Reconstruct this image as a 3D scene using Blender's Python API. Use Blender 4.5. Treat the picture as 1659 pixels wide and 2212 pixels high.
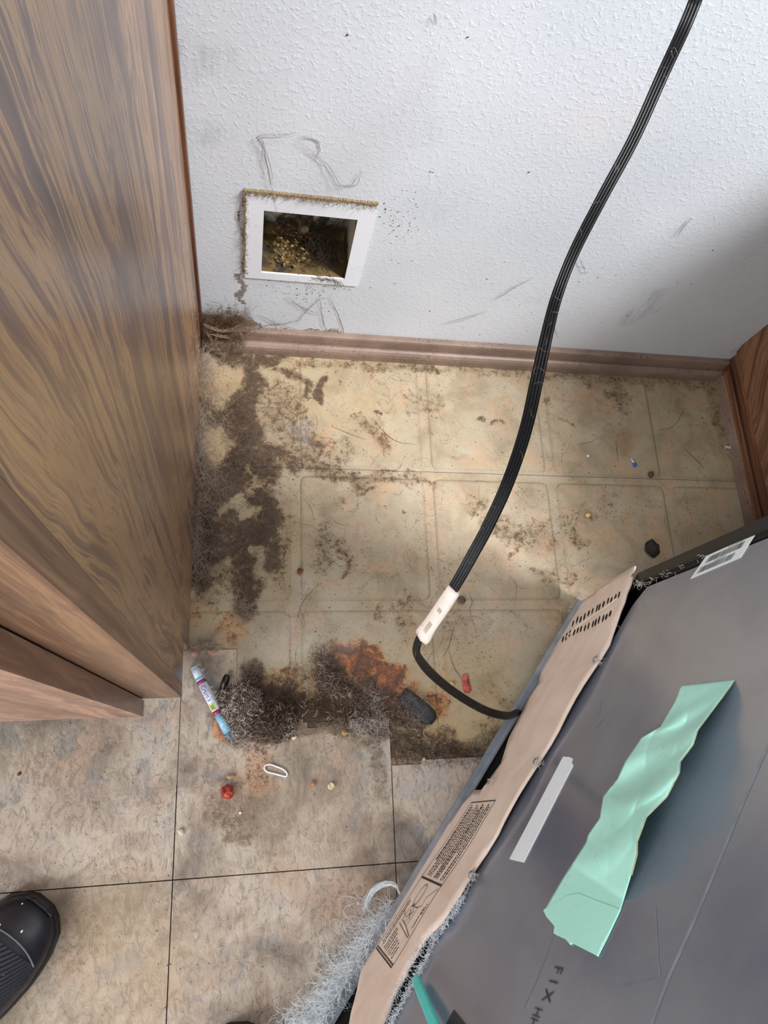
import bpy, math, random
import numpy as np
from mathutils import Matrix, Vector, noise as mnoise

random.seed(7)
rng = np.random.default_rng(11)
for o in list(bpy.data.objects):
    bpy.data.objects.remove(o, do_unlink=True)
SC = bpy.context.scene
COL = SC.collection

# ---------------------------------------------------------------- camera
FPX = 1534.93
CAM = np.array([0.07889, -0.66504, 1.09324])
RC = np.array([[0.9814361, -0.0415468, 0.1872351],
               [0.0190928, -0.9502396, -0.3109344],
               [0.1908365, 0.3087371, -0.9318062]])      # rows: image right, image down, forward
cd = bpy.data.cameras.new('camera')
cam = bpy.data.objects.new('camera', cd)
COL.objects.link(cam)
cd.sensor_fit = 'VERTICAL'
cd.sensor_height = 36.0
cd.lens = FPX / 2212 * 36.0
cd.clip_start = 0.02
m3 = Matrix((RC[0], -RC[1], -RC[2])).transposed()
cam.matrix_world = Matrix.Translation(Vector(CAM)) @ m3.to_4x4()
SC.camera = cam

# ---------------------------------------------------------------- world, lights, exposure
w = bpy.data.worlds.new('world')
SC.world = w
w.use_nodes = True
w.node_tree.nodes['Background'].inputs[0].default_value = (0.96, 0.98, 1.0, 1)
w.node_tree.nodes['Background'].inputs[1].default_value = 0.44
SC.view_settings.view_transform = 'Standard'
SC.view_settings.look = 'None'
SC.view_settings.gamma = 1.0
SC.view_settings.exposure = 0.3


def area(name, loc, target, sx, sy, power, col):
    l = bpy.data.lights.new(name, 'AREA')
    l.shape = 'RECTANGLE'
    l.size = sx
    l.size_y = sy
    l.energy = power
    l.color = col
    o = bpy.data.objects.new(name, l)
    COL.objects.link(o)
    o.location = loc
    o.rotation_euler = (Vector(target) - Vector(loc)).to_track_quat('-Z', 'Y').to_euler()
    return o


area('window_light_right', (1.55, -.85, 2.42), (0.3, -0.1, 0.1), 0.40, 0.42, 112, (0.95, 0.97, 1.0))
area('window_light_front', (-0.4, -3.1, 1.2), (0.1, -0.5, 0.3), 1.8, 1.4, 38, (1.0, 0.98, 0.97))
area('window_light_left', (-2.0, -2.0, 1.8), (0.4, -0.7, 0.3), 1.0, 1.2, 56, (0.96, 0.98, 1.0))


# ---------------------------------------------------------------- pixel rays on real planes
def ray(px, py):
    return RC.T @ np.array([(px - 829.5) / FPX, (py - 1106) / FPX, 1.0])


def hit(px, py, n, d):
    r = ray(px, py)
    n = np.array(n, float)
    return CAM + r * ((d - n @ CAM) / (n @ r))


def FL(px, py, z=0.0):
    return hit(px, py, (0, 0, 1), z)


def WL(px, py, y=0.0):
    return hit(px, py, (0, 1, 0), y)


# fridge frame: U along its back, NO outward from its back
U = np.array([-0.61646, -0.78739, 0.0])
NO = np.array([-0.78739, 0.61646, 0.0])
FA = np.array([0.5965, -0.4732, 0.0]) - 0.012 * NO
FANG = math.atan2(U[1], U[0])


def FP(px, py, off=0.0):
    """pixel ray -> (u, z) on the plane lying off metres outside the fridge back"""
    p = hit(px, py, NO, NO @ FA + off)
    return float((p - FA) @ U), float(p[2])


# ---------------------------------------------------------------- helpers
def link(o, parent=None):
    COL.objects.link(o)
    if parent:
        o.parent = parent
    return o


def tag(o, label=None, cat=None, group=None, kind=None):
    if label: o['label'] = label
    if cat: o['category'] = cat
    if group: o['group'] = group
    if kind: o['kind'] = kind
    return o


def mk(name, v, f, mat=None, parent=None, smooth=False, rel=True, attr=None):
    v = np.asarray(v, float)
    if parent is not None and rel:
        v = v - np.array(parent.location)
    me = bpy.data.meshes.new(name)
    me.from_pydata(v.tolist(), [], [tuple(int(i) for i in q) for q in f])
    me.update()
    if smooth:
        me.polygons.foreach_set('use_smooth', [True] * len(me.polygons))
    if attr:
        for k, a in attr.items():
            at = me.attributes.new(k, 'FLOAT_COLOR', 'POINT')
            at.data.foreach_set('color', np.ascontiguousarray(a, dtype=np.float32).ravel())
    if mat: me.materials.append(mat)
    return link(bpy.data.objects.new(name, me), parent)


def thing(name, loc, label, cat, group=None, rz=0):
    o = bpy.data.objects.new(name, None)
    o.empty_display_size = 0.05
    COL.objects.link(o)
    o.location = loc
    o.rotation_euler = (0, 0, rz)
    return tag(o, label, cat, group)


class MB:
    def __init__(s): s.v = []; s.f = []

    def add(s, v, f):
        n = len(s.v)
        s.v += [tuple(p) for p in v]
        s.f += [tuple(i + n for i in q) for q in f]
        return s

    def box(s, x0, x1, y0, y1, z0, z1):
        v = [(x, y, z) for z in (z0, z1) for y in (y0, y1) for x in (x0, x1)]
        return s.add(v, [(0, 2, 3, 1), (4, 5, 7, 6), (0, 1, 5, 4), (2, 6, 7, 3), (0, 4, 6, 2), (1, 3, 7, 5)])

    def prism(s, poly, fn, a, b):
        """poly in 2D, fn(p, h) -> 3D; extruded from h=a to h=b"""
        n = len(poly)
        v = [fn(p, a) for p in poly] + [fn(p, b) for p in poly]
        f = [tuple(range(n - 1, -1, -1)), tuple(range(n, 2 * n))]
        f += [(i, (i + 1) % n, n + (i + 1) % n, n + i) for i in range(n)]
        return s.add(v, f)

    def build(s, name, mat, parent=None, smooth=False, rel=True, bevel=0, seg=2):
        o = mk(name, s.v, s.f, mat, parent, smooth, rel)
        if bevel:
            b = o.modifiers.new('bevel', 'BEVEL')
            b.width = bevel
            b.segments = seg
            b.limit_method = 'ANGLE'
        return o


def catmull(pts, n):
    P = np.array(pts, float)
    P = np.vstack([2 * P[0] - P[1], P, 2 * P[-1] - P[-2]])
    out = []
    for i in range(1, len(P) - 2):
        for t in np.linspace(0, 1, n, endpoint=False):
            a, b, c, d = P[i - 1], P[i], P[i + 1], P[i + 2]
            out.append(0.5 * ((2 * b) + (c - a) * t + (2 * a - 5 * b + 4 * c - d) * t * t + (3 * b - a - 3 * c + d) * t ** 3))
    out.append(P[-2])
    return np.array(out)


def sweep(path, section, normal_fn=None, cap=True, scale=None):
    """section: 2D closed profile (side, up); normal_fn(p, t) -> up vector"""
    path = np.asarray(path, float)
    n = len(path); m = len(section)
    v = []
    up_prev = None
    for i in range(n):
        t = path[min(i + 1, n - 1)] - path[max(i - 1, 0)]
        t = t / (np.linalg.norm(t) + 1e-12)
        if normal_fn is not None: up = normal_fn(path[i], t)
        else: up = up_prev if up_prev is not None else (np.array([0, 0, 1.]) if abs(t[2]) < .9 else np.array([1., 0, 0]))
        up = up - t * (up @ t); up = up / (np.linalg.norm(up) + 1e-12)
        up_prev = up
        side = np.cross(t, up)
        k = 1 if scale is None else scale[i]
        for a, b in section: v.append(path[i] + side * a * k + up * b * k)
    f = [(i * m + j, i * m + (j + 1) % m, (i + 1) * m + (j + 1) % m, (i + 1) * m + j) for i in range(n - 1) for j in range(m)]
    if cap:
        f.append(tuple(range(m - 1, -1, -1)))
        f.append(tuple((n - 1) * m + j for j in range(m)))
    return v, f


def circ(r, n=10, ry=None):
    ry = ry or r
    return [(r * math.cos(2 * math.pi * i / n), ry * math.sin(2 * math.pi * i / n)) for i in range(n)]


def fibers(name, groups, mat, parent=None):
    """groups: list of paths (k x 3) with a radius; each becomes a thin three sided strand in ONE mesh"""
    V = []; F = []; n0 = 0
    for path, r in groups:
        P = np.asarray(path, float); n = len(P)
        T = np.gradient(P, axis=0)
        T /= np.linalg.norm(T, axis=1)[:, None] + 1e-9
        A = np.cross(T, [0.3, 0.2, 0.93]); A /= np.linalg.norm(A, axis=1)[:, None] + 1e-9
        Bn = np.cross(T, A)
        rr = r * np.sin(np.linspace(0.35, math.pi - .35, n))[:, None]
        for k in range(3):
            a = 2 * math.pi * k / 3
            V.append(P + rr * (A * math.cos(a) + Bn * math.sin(a)))
        idx = n0 + np.arange(n)
        for k in range(3):
            a = idx + k * n; b = idx + ((k + 1) % 3) * n
            F.append(np.stack([a[:-1], b[:-1], b[1:], a[1:]], 1))
        n0 += 3 * n
    V = np.vstack(V); F = np.vstack(F)
    me = bpy.data.meshes.new(name)
    if parent is not None: V = V - np.array(parent.location)
    me.vertices.add(len(V)); me.vertices.foreach_set('co', V.ravel())
    me.loops.add(F.size); me.loops.foreach_set('vertex_index', F.ravel())
    me.polygons.add(len(F)); me.polygons.foreach_set('loop_start', np.arange(0, F.size, 4))
    me.update(calc_edges=True)
    me.materials.append(mat)
    return link(bpy.data.objects.new(name, me), parent)


def walk(start, direction, length, n=7, curl=.6, lo=None, bias=None):
    """a wandering strand; lo = lowest z"""
    p = np.array(start, float); d = np.array(direction, float); d /= np.linalg.norm(d) + 1e-9
    out = [p.copy()]
    ax = rng.normal(size=3); ax /= np.linalg.norm(ax)
    for i in range(n - 1):
        d = d + curl * (rng.normal(size=3) * .6 + np.cross(ax, d) * .8)
        if bias is not None: d = d + bias
        d /= np.linalg.norm(d) + 1e-9
        p = p + d * length / (n - 1)
        if lo is not None and p[2] < lo: p[2] = lo; d[2] = abs(d[2]) * .3
        out.append(p.copy())
    return np.array(out)


def sgrid(xs, ys, keep, place, zt, zb, name, mat, parent=None, attr=None, height=None, sides=True):
    """slab on a grid: cells for which keep(xc, yc); place(x, y, h) -> 3D arrays"""
    xs = np.array(sorted(set(np.round(xs, 6)))); ys = np.array(sorted(set(np.round(ys, 6))))
    nx, ny = len(xs), len(ys)
    X, Y = np.meshgrid(xs, ys, indexing='ij')
    H = np.full(X.shape, zt) if height is None else height(X, Y)
    V = place(X, Y, H).reshape(-1, 3)
    xc = (xs[1:] + xs[:-1]) / 2; yc = (ys[1:] + ys[:-1]) / 2
    K = keep(*np.meshgrid(xc, yc, indexing='ij')) if keep else np.ones((nx - 1, ny - 1), bool)
    idx = lambda i, j: i * ny + j
    I, J = np.nonzero(K)
    F = np.stack([idx(I, J), idx(I + 1, J), idx(I + 1, J + 1), idx(I, J + 1)], 1).tolist()
    NV = len(V)
    if sides:
        Kp = np.pad(K, 1)
        VB = place(X, Y, np.full(X.shape, zb)).reshape(-1, 3)
        V = np.vstack([V, VB])
        for di, dj, a, b in ((-1, 0, (0, 1), (0, 0)), (1, 0, (1, 0), (1, 1)), (0, -1, (0, 0), (1, 0)), (0, 1, (1, 1), (0, 1))):
            N = K & ~Kp[1 + di:1 + di + K.shape[0], 1 + dj:1 + dj + K.shape[1]]
            for i, j in zip(*np.nonzero(N)):
                p = idx(i + a[0], j + a[1]); q = idx(i + b[0], j + b[1])
                F.append([q, p, p + NV, q + NV])
    at = None
    if attr:
        at = {}
        for k, fn in attr.items():
            A = fn(X, Y).reshape(-1, 4)
            if sides: A = np.vstack([A, A])
            at[k] = A
    # drop unused vertices
    used = np.zeros(len(V), bool)
    for q in F:
        for i in q: used[i] = True
    rm = np.cumsum(used) - 1
    F = [[int(rm[i]) for i in q] for q in F]
    if at: at = {k: a[used] for k, a in at.items()}
    return mk(name, V[used], F, mat, parent, smooth=False, attr=at)


def lines(a, b, step, *extra):
    n = max(1, int(round((b - a) / step)))
    return list(np.linspace(a, b, n + 1)) + [e for e in extra if a <= e <= b]


# ---------------------------------------------------------------- materials
def srgb(r, g, b):
    def f(c):
        c /= 255
        return c / 12.92 if c <= .04045 else ((c + .055) / 1.055) ** 2.4
    return (f(r), f(g), f(b), 1)


class NT:
    def __init__(s, name):
        s.m = bpy.data.materials.new(name); s.m.use_nodes = True
        s.t = s.m.node_tree; s.n = s.t.nodes; s.b = s.n['Principled BSDF']
        s.co = s.n.new('ShaderNodeTexCoord').outputs['Object']

    def l(s, a, b): s.t.links.new(a, b)

    def put(s, sock, v):
        if hasattr(v, 'links') or isinstance(v, bpy.types.NodeSocket): s.l(v, sock)
        else: sock.default_value = v

    def map(s, sc=(1, 1, 1), rot=(0, 0, 0), loc=(0, 0, 0), co=None):
        n = s.n.new('ShaderNodeMapping')
        n.inputs['Scale'].default_value = sc; n.inputs['Rotation'].default_value = rot; n.inputs['Location'].default_value = loc
        s.l(co or s.co, n.inputs[0]); return n.outputs[0]

    def noise(s, scale, detail=4, rough=.55, dist=0, co=None, col=False):
        n = s.n.new('ShaderNodeTexNoise')
        n.inputs['Scale'].default_value = scale; n.inputs['Detail'].default_value = detail
        n.inputs['Roughness'].default_value = rough; n.inputs['Distortion'].default_value = dist
        s.l(co or s.co, n.inputs['Vector']); return n.outputs['Color' if col else 'Fac']

    def vor(s, scale, feature='F1', co=None, rnd=1, out='Distance'):
        n = s.n.new('ShaderNodeTexVoronoi'); n.feature = feature
        n.inputs['Scale'].default_value = scale; n.inputs['Randomness'].default_value = rnd
        s.l(co or s.co, n.inputs['Vector']); return n.outputs[out]

    def math(s, op, a, b=0., c=None, clamp=False):
        n = s.n.new('ShaderNodeMath'); n.operation = op; n.use_clamp = clamp
        s.put(n.inputs[0], a); s.put(n.inputs[1], b)
        if c is not None: s.put(n.inputs[2], c)
        return n.outputs[0]

    def step(s, x, a, b, lo=0., hi=1.):
        n = s.n.new('ShaderNodeMapRange'); n.interpolation_type = 'SMOOTHSTEP'
        s.put(n.inputs[0], x); n.inputs[1].default_value = a; n.inputs[2].default_value = b
        n.inputs[3].default_value = lo; n.inputs[4].default_value = hi
        return n.outputs[0]

    def ramp(s, x, stops):
        n = s.n.new('ShaderNodeValToRGB'); e = n.color_ramp.elements
        while len(e) < len(stops): e.new(.5)
        for i, (p, c) in enumerate(stops): e[i].position = p; e[i].color = c
        s.put(n.inputs[0], x); return n.outputs[0]

    def mix(s, f, a, b, mode='MIX'):
        n = s.n.new('ShaderNodeMix'); n.data_type = 'RGBA'; n.blend_type = mode
        s.put(n.inputs['Factor'], f); s.put(n.inputs[6], a); s.put(n.inputs[7], b)
        return n.outputs[2]

    def attr(s, name='stain'):
        a = s.n.new('ShaderNodeAttribute'); a.attribute_name = name
        c = s.n.new('ShaderNodeSeparateColor'); s.l(a.outputs['Color'], c.inputs[0])
        return c.outputs[0], c.outputs[1], c.outputs[2], a.outputs['Alpha']

    def out(s, col=None, rough=None, bump=None, bs=.3, bd=.001, metal=None, spec=None, **k):
        if col is not None: s.put(s.b.inputs['Base Color'], col)
        if rough is not None: s.put(s.b.inputs['Roughness'], rough)
        if metal is not None: s.put(s.b.inputs['Metallic'], metal)
        if spec is not None: s.put(s.b.inputs['Specular IOR Level'], spec)
        if bump is not None:
            n = s.n.new('ShaderNodeBump'); n.inputs['Strength'].default_value = bs; n.inputs['Distance'].default_value = bd
            s.l(bump, n.inputs['Height']); s.l(n.outputs[0], s.b.inputs['Normal'])
        for a, v in k.items(): s.put(s.b.inputs[a.replace('_', ' ')], v)
        return s.m


def plain(name, c, rough=.6, var=.12, scale=60, **k):
    t = NT(name)
    n = t.noise(scale, 3)
    c2 = tuple(x * (1 - var * 2) for x in c[:3]) + (1,)
    return t.out(t.mix(t.step(n, .3, .7), c2, c), rough, n, .15, .0005, **k)


def m_wall():
    t = NT('textured_wall_paint')
    g, r, d, a = t.attr()
    big = t.noise(2.3, 3)
    base = t.mix(t.step(big, .35, .7), srgb(190, 194, 199), srgb(203, 205, 210))
    warm = t.noise(5, 2, co=t.map(loc=(3, 3, 3)))
    base = t.mix(t.step(warm, .58, .8, 0, .5), base, srgb(208, 198, 196))
    fine = t.noise(170, 5, .7)
    fine2 = t.noise(420, 4, .75, 1.2)
    e = t.math('ADD', t.math('MULTIPLY', g, 1.0), t.math('ADD', t.math('MULTIPLY', t.math('SUBTRACT', fine, .5), 1.6), t.math('MULTIPLY', t.math('SUBTRACT', fine2, .5), 1.3)))
    gm = t.math('MULTIPLY', t.step(e, .45, .75), t.step(g, .02, .12))
    col = t.mix(t.math('MULTIPLY', gm, .85), base, t.mix(fine, srgb(62, 50, 42), srgb(120, 102, 84)))
    sm = t.math('MULTIPLY', d, t.step(t.noise(90, 5, .7, .5, co=t.map((1, 1, .18))), .35, .7))
    col = t.mix(t.math('MULTIPLY', sm, .6), col, srgb(140, 145, 154))
    # orange peel texture: soft raised blobs
    v = t.noise(170, 3, .6, .5)
    v2 = t.noise(70, 3, .55, .3)
    bump = t.math('ADD', t.step(v, .48, .70), t.math('MULTIPLY', v2, .8))
    return t.out(col, .62, bump, .26, .0011)


def grime_nodes(t, base, g, r, fine, darkA, darkB):
    f2 = t.noise(260, 6, .75, 1.4)
    f3 = t.noise(48, 4, .6, .8)
    jit = t.math('ADD', t.math('MULTIPLY', t.math('SUBTRACT', fine, .5), 1.5),
                 t.math('ADD', t.math('MULTIPLY', t.math('SUBTRACT', f2, .5), 1.5), t.math('MULTIPLY', t.math('SUBTRACT', f3, .5), .9)))
    er = t.math('MULTIPLY', t.step(t.math('ADD', r, t.math('MULTIPLY', jit, .6)), .22, .85), t.step(r, .02, .15))
    col = t.mix(t.math('MULTIPLY', er, .92), base, t.ramp(t.math('ADD', t.math('MULTIPLY', er, .58), t.math('ADD', t.math('MULTIPLY', t.math('SUBTRACT', f3, .5), 1.6), t.math('MULTIPLY', t.math('SUBTRACT', f2, .5), 1.5))), [(.15, srgb(190, 136, 66)), (.40, srgb(158, 88, 26)), (.62, srgb(96, 46, 16)), (.9, srgb(44, 22, 14))]))
    halo = t.math('MULTIPLY', t.step(t.math('ADD', g, t.math('MULTIPLY', jit, .35)), .12, .6), .55)
    col = t.mix(halo, col, srgb(122, 94, 62))
    eg = t.math('MULTIPLY', t.step(t.math('ADD', g, t.math('MULTIPLY', jit, 1.25)), .34, .86), t.step(g, .01, .16))
    col = t.mix(t.math('MULTIPLY', eg, .93), col, t.mix(t.step(f2, .38, .66), darkA, darkB))
    return col, eg, f2


def m_lino():
    t = NT('embossed_linoleum')
    g, r, d, a = t.attr()
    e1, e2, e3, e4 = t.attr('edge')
    n1 = t.noise(16, 4, .6, .5); fine = t.noise(120, 5, .7)
    base = t.ramp(n1, [(.3, srgb(132, 116, 90)), (.5, srgb(154, 138, 112)), (.7, srgb(164, 151, 127))])
    n2 = t.noise(22, 3, co=t.map(loc=(5, 2, 0)))
    base = t.mix(t.step(n2, .5, .7, 0, .6), base, srgb(174, 140, 108))
    sp = t.noise(330, 3, .6)
    base = t.mix(t.step(sp, .52, .75, 0, .5), base, srgb(140, 118, 84))
    # pale yellowish print along the joints, groove shade and dirt painted brown at the pad edges
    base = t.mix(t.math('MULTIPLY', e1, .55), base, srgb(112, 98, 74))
    base = t.mix(t.math('MULTIPLY', a, .62), base, srgb(166, 110, 68))
    base = t.mix(t.math('MULTIPLY', e2, .28), base, srgb(184, 158, 98))
    # hairline cracks and scratches of dirt
    cr = t.vor(26, 'DISTANCE_TO_EDGE', co=t.mix(.05, t.co, t.noise(14, 4, .7, col=True)))
    crm = t.math('MULTIPLY', t.step(cr, .0, .02, 1, 0), t.step(t.noise(9, 3), .5, .62))
    base = t.mix(t.math('MULTIPLY', crm, .6), base, srgb(98, 72, 48))
    speck = t.noise(150, 4, .75, 1.5, co=t.map(loc=(1, 7, 0)))
    area_ = t.noise(12, 3, co=t.map(loc=(2, 1, 0)))
    base = t.mix(t.math('MULTIPLY', t.step(speck, .57, .66), t.step(area_, .42, .58, .2, .95)), base, srgb(84, 60, 40))
    col, eg, f2 = grime_nodes(t, base, g, r, fine, srgb(34, 23, 14), srgb(94, 68, 42))
    col = t.mix(t.math('MULTIPLY', t.math('MULTIPLY', d, t.step(f2, .3, .7)), .6), col, srgb(186, 180, 176))
    b = t.math('ADD', t.math('MULTIPLY', fine, .5), t.math('ADD', t.math('MULTIPLY', eg, f2), t.math('MULTIPLY', sp, .25)))
    return t.out(col, .5, b, .5, .0012)


def m_vinyl():
    t = NT('stone_look_vinyl')
    g, r, d, a = t.attr()
    n1 = t.noise(9, 5, .6, .6); fine = t.noise(150, 5, .7)
    base = t.ramp(n1, [(.30, srgb(108, 96, 86)), (.43, srgb(150, 134, 119)), (.56, srgb(186, 170, 153)), (.70, srgb(170, 163, 157))])
    n2 = t.noise(11, 4, .6, .4, co=t.map(loc=(9, 4, 0)))
    base = t.mix(t.step(n2, .48, .64, 0, .75), base, srgb(180, 154, 134))
    n3 = t.noise(13, 4, .6, .8, co=t.map(loc=(2, 14, 0)))
    base = t.mix(t.step(n3, .55, .68, 0, .7), base, srgb(132, 132, 132))
    # embossed slate relief
    rel = t.noise(70, 6, .74, 1.3, co=t.map((1.5, .8, 1)))
    cr = t.vor(17, 'DISTANCE_TO_EDGE', co=t.mix(.08, t.co, t.noise(20, 4, .7, col=True)))
    crm = t.math('MULTIPLY', t.step(cr, .0, .012, 1, 0), t.step(t.noise(8, 3), .48, .6))
    base = t.mix(t.math('MULTIPLY', t.step(rel, .50, .36, 0, 1), .55), base, srgb(104, 92, 80))
    base = t.mix(t.math('MULTIPLY', crm, .6), base, srgb(88, 78, 70))
    pit = t.math('MULTIPLY', t.step(t.noise(240, 4, .7, .8), .62, .7), t.step(t.noise(10, 3, co=t.map(loc=(3, 3, 0))), .5, .62))
    base = t.mix(t.math('MULTIPLY', pit, .75), base, srgb(84, 74, 66))
    col, eg, f2 = grime_nodes(t, base, g, r, fine, srgb(66, 54, 46), srgb(122, 104, 90))
    col = t.mix(t.math('MULTIPLY', a, .5), col, srgb(168, 146, 112))
    b = t.math('ADD', t.step(rel, .3, .62), t.math('SUBTRACT', t.math('MULTIPLY', fine, .4), t.math('MULTIPLY', crm, .5)))
    return t.out(col, .45, b, .55, .0013)


def m_wood(name, dark, mid, light, axis='Z', warp=1., rough=.42, tilt=0, haze=0.0):
    t = NT(name)
    sc = {'Z': (21, 21, .9), 'Y': (30, 1.6, 30), 'X': (1.6, 30, 30)}[axis]
    sf = {'Z': (260, 260, 7), 'Y': (260, 7, 260), 'X': (7, 260, 260)}[axis]
    wv = t.noise(3.2, 3, .5, col=True)
    co = t.mix(.045 * warp, t.map(rot=(tilt, 0, 0)), wv, 'ADD')
    n1 = t.noise(1.0, 4, .6, .9, co=t.map(sc, co=co))
    n2 = t.noise(1.0, 4, .65, .3, co=t.map(sf, co=co))
    n3 = t.noise(1.3, 2, co=t.map((1.5, 5, 1.2)))
    x = t.math('ADD', n1, t.math('MULTIPLY', t.math('SUBTRACT', n2, .5), .42))
    col = t.ramp(x, [(.30, dark), (.45, mid), (.54, light), (.60, mid), (.72, dark)])
    col = t.mix(t.step(n3, .4, .7, 0, .45), col, mid, 'MIX')
    pore = t.step(t.noise(1.0, 3, .7, co=t.map(tuple(v * 2.2 for v in sf), co=co)), .60, .72, 0, .55)
    col = t.mix(pore, col, tuple(v * .5 for v in dark[:3]) + (1,))
    if haze:
        dust = t.noise(7, 4, .6)  # noise for the grey sheen haze painted into the wood colour
        col = t.mix(t.step(dust, .35, .75, haze * .4, haze), col, srgb(150, 136, 130))
    return t.out(col, rough, n2, .15, .0006)


def m_cardboard():
    t = NT('brown_cardboard')
    n = t.noise(30, 4); f = t.noise(300, 4, .7)
    base = t.mix(t.step(n, .3, .7), srgb(220, 197, 180), srgb(230, 209, 194))
    sp = t.step(t.noise(120, 4, .8, 1), .66, .72)
    base = t.mix(t.math('MULTIPLY', sp, .5), base, srgb(120, 92, 74))
    return t.out(base, .85, t.math('ADD', n, t.math('MULTIPLY', f, .3)), .3, .001, spec=.2)


def m_fridge():
    t = NT('grey_painted_steel')
    n = t.noise(4.5, 4, .6, .5); f = t.noise(500, 3)
    base = t.mix(t.step(n, .3, .7), srgb(138, 142, 158), srgb(158, 163, 174))
    lines_ = t.noise(1, 3, co=t.map((3, 3, 420)))
    base = t.mix(t.step(lines_, .55, .75, 0, .25), base, srgb(156, 158, 166))
    sc = t.step(t.noise(60, 4, .8, 2.0, co=t.map((1, 1, .3))), .70, .74)
    base = t.mix(t.math('MULTIPLY', sc, .35), base, srgb(170, 172, 178))
    ro = t.step(n, .3, .7, .2, .3)
    return t.out(base, ro, t.math('ADD', t.math('MULTIPLY', f, .5), t.noise(9, 2)), .05, .001, metal=.55, spec=.5)


def m_base():
    t = NT('mauve_gloss_paint')
    n = t.noise(14, 4); f = t.noise(220, 5, .75, 1.2)
    base = t.mix(t.step(n, .3, .7), srgb(116, 96, 84), srgb(138, 116, 102))
    g = t.noise(9, 4, .6, co=t.map((1, 1, 3)))
    base = t.mix(t.math('MULTIPLY', t.step(f, .52, .64), t.step(g, .40, .56, .15, .9)), base, srgb(76, 56, 48))
    base = t.mix(t.step(t.noise(300, 3, .7), .7, .74, 0, .8), base, srgb(206, 200, 196))
    return t.out(base, .4, f, .2, .0008)


M_WALL = m_wall(); M_LINO = m_lino(); M_VINYL = m_vinyl(); M_BASE = m_base()
M_SUB = plain('dirty_subfloor', srgb(38, 30, 25), .9)
M_WOODL = m_wood('walnut_laminate_side', srgb(58, 40, 32), srgb(114, 82, 62), srgb(182, 140, 90), 'Z', 1.6, .30, haze=.20)
M_WOODS = m_wood('walnut_laminate_stile', srgb(78, 52, 40), srgb(130, 96, 70), srgb(164, 126, 92), 'Z', .5, .4, haze=.1)
M_WOODF = m_wood('walnut_laminate_door', srgb(104, 76, 62), srgb(150, 114, 94), srgb(190, 152, 126), 'Z', 1.4, .34, haze=.1)  # lighter copy of the laminate, bright front light painted in
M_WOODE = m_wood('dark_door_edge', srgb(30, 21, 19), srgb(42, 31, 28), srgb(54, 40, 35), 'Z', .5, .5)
M_WOODR = m_wood('dark_walnut_panel', srgb(52, 34, 25), srgb(98, 66, 46), srgb(140, 100, 66), 'Z', 1.5, .5, tilt=.9)
M_WOODT = m_wood('dark_trim_wood', srgb(54, 32, 22), srgb(96, 60, 40), srgb(134, 88, 58), 'Y', .4, .5)
M_WOODV = m_wood('dark_scribe_wood', srgb(46, 28, 20), srgb(92, 56, 36), srgb(128, 84, 56), 'Z', .4, .5)
M_CARD = m_cardboard(); M_STEEL = m_fridge()
M_BLACK = plain('black_plastic_trim', srgb(17, 17, 20), .5, .15, 90)
M_CAV = plain('black_compartment', srgb(9, 8, 8), .95)
M_RAIL = plain('galvanised_rail', srgb(150, 156, 164), .35, .12, 40, metal=.5)
M_INK = plain('black_print', srgb(46, 38, 36), .8)
M_INKG = plain('grey_marker_ink', srgb(62, 60, 72), .7)
M_PAPER = plain('white_paper_label', srgb(226, 232, 232), .5, .03)
M_MINT = None


def m_mint():
    t = NT('mint_masking_tape')
    n = t.noise(9, 3); c = t.noise(38, 4, .7, 2)
    base = t.mix(t.step(n, .3, .7), srgb(176, 236, 218), srgb(186, 244, 228))
    base = t.mix(t.math('MULTIPLY', t.step(c, .62, .74), .6), base, srgb(112, 150, 124))
    return t.out(base, .55, t.math('ADD', t.noise(60, 3, .5, 1), t.noise(400, 3)), .2, .001)


M_MINT = m_mint()
M_GLUE = plain('yellowed_adhesive_edge', srgb(176, 186, 148), .6)
M_FOILT = plain('pale_strip_tape', srgb(242, 247, 250), .3, .01)
M_CORD = plain('black_cord_rubber', srgb(9, 9, 12), .42, .1, 200, spec=.35)
M_TAG = plain('cream_cord_tag', srgb(236, 222, 210), .45, .05)
M_LINTW = plain('white_grey_lint', srgb(208, 198, 188), .95, .1)
M_LINTG = plain('grey_lint', srgb(152, 132, 116), .95, .15)
M_LINTB = plain('brown_lint', srgb(112, 84, 58), .95, .2)
M_LINTD = plain('dark_brown_lint', srgb(56, 41, 30), .95, .2)
M_LINTC = plain('bluish_white_lint', srgb(236, 242, 246), .95, .03)
M_WEB = plain('dusty_cobweb', srgb(146, 124, 102), .95, .1)
M_WEBP = plain('pale_cobweb', srgb(172, 152, 134), .95, .1)
M_HAIR = plain('dark_hair', srgb(58, 46, 40), .8)

# ---------------------------------------------------------------- stains on floor and wall (world metres)
PXM = 1300.0   # photo pixels per metre near the floor, only to give stain widths in metres


_wr = np.random.default_rng(5)
WK = [(_wr.normal(size=2) * f, _wr.uniform(0, 6.28), _wr.uniform(0, 6.28), a) for f, a in ((45, .0035), (45, .0035), (90, .0022), (90, .0022), (90, .002), (180, .0013), (180, .0013), (180, .0012), (340, .0008), (340, .0008))]


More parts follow.
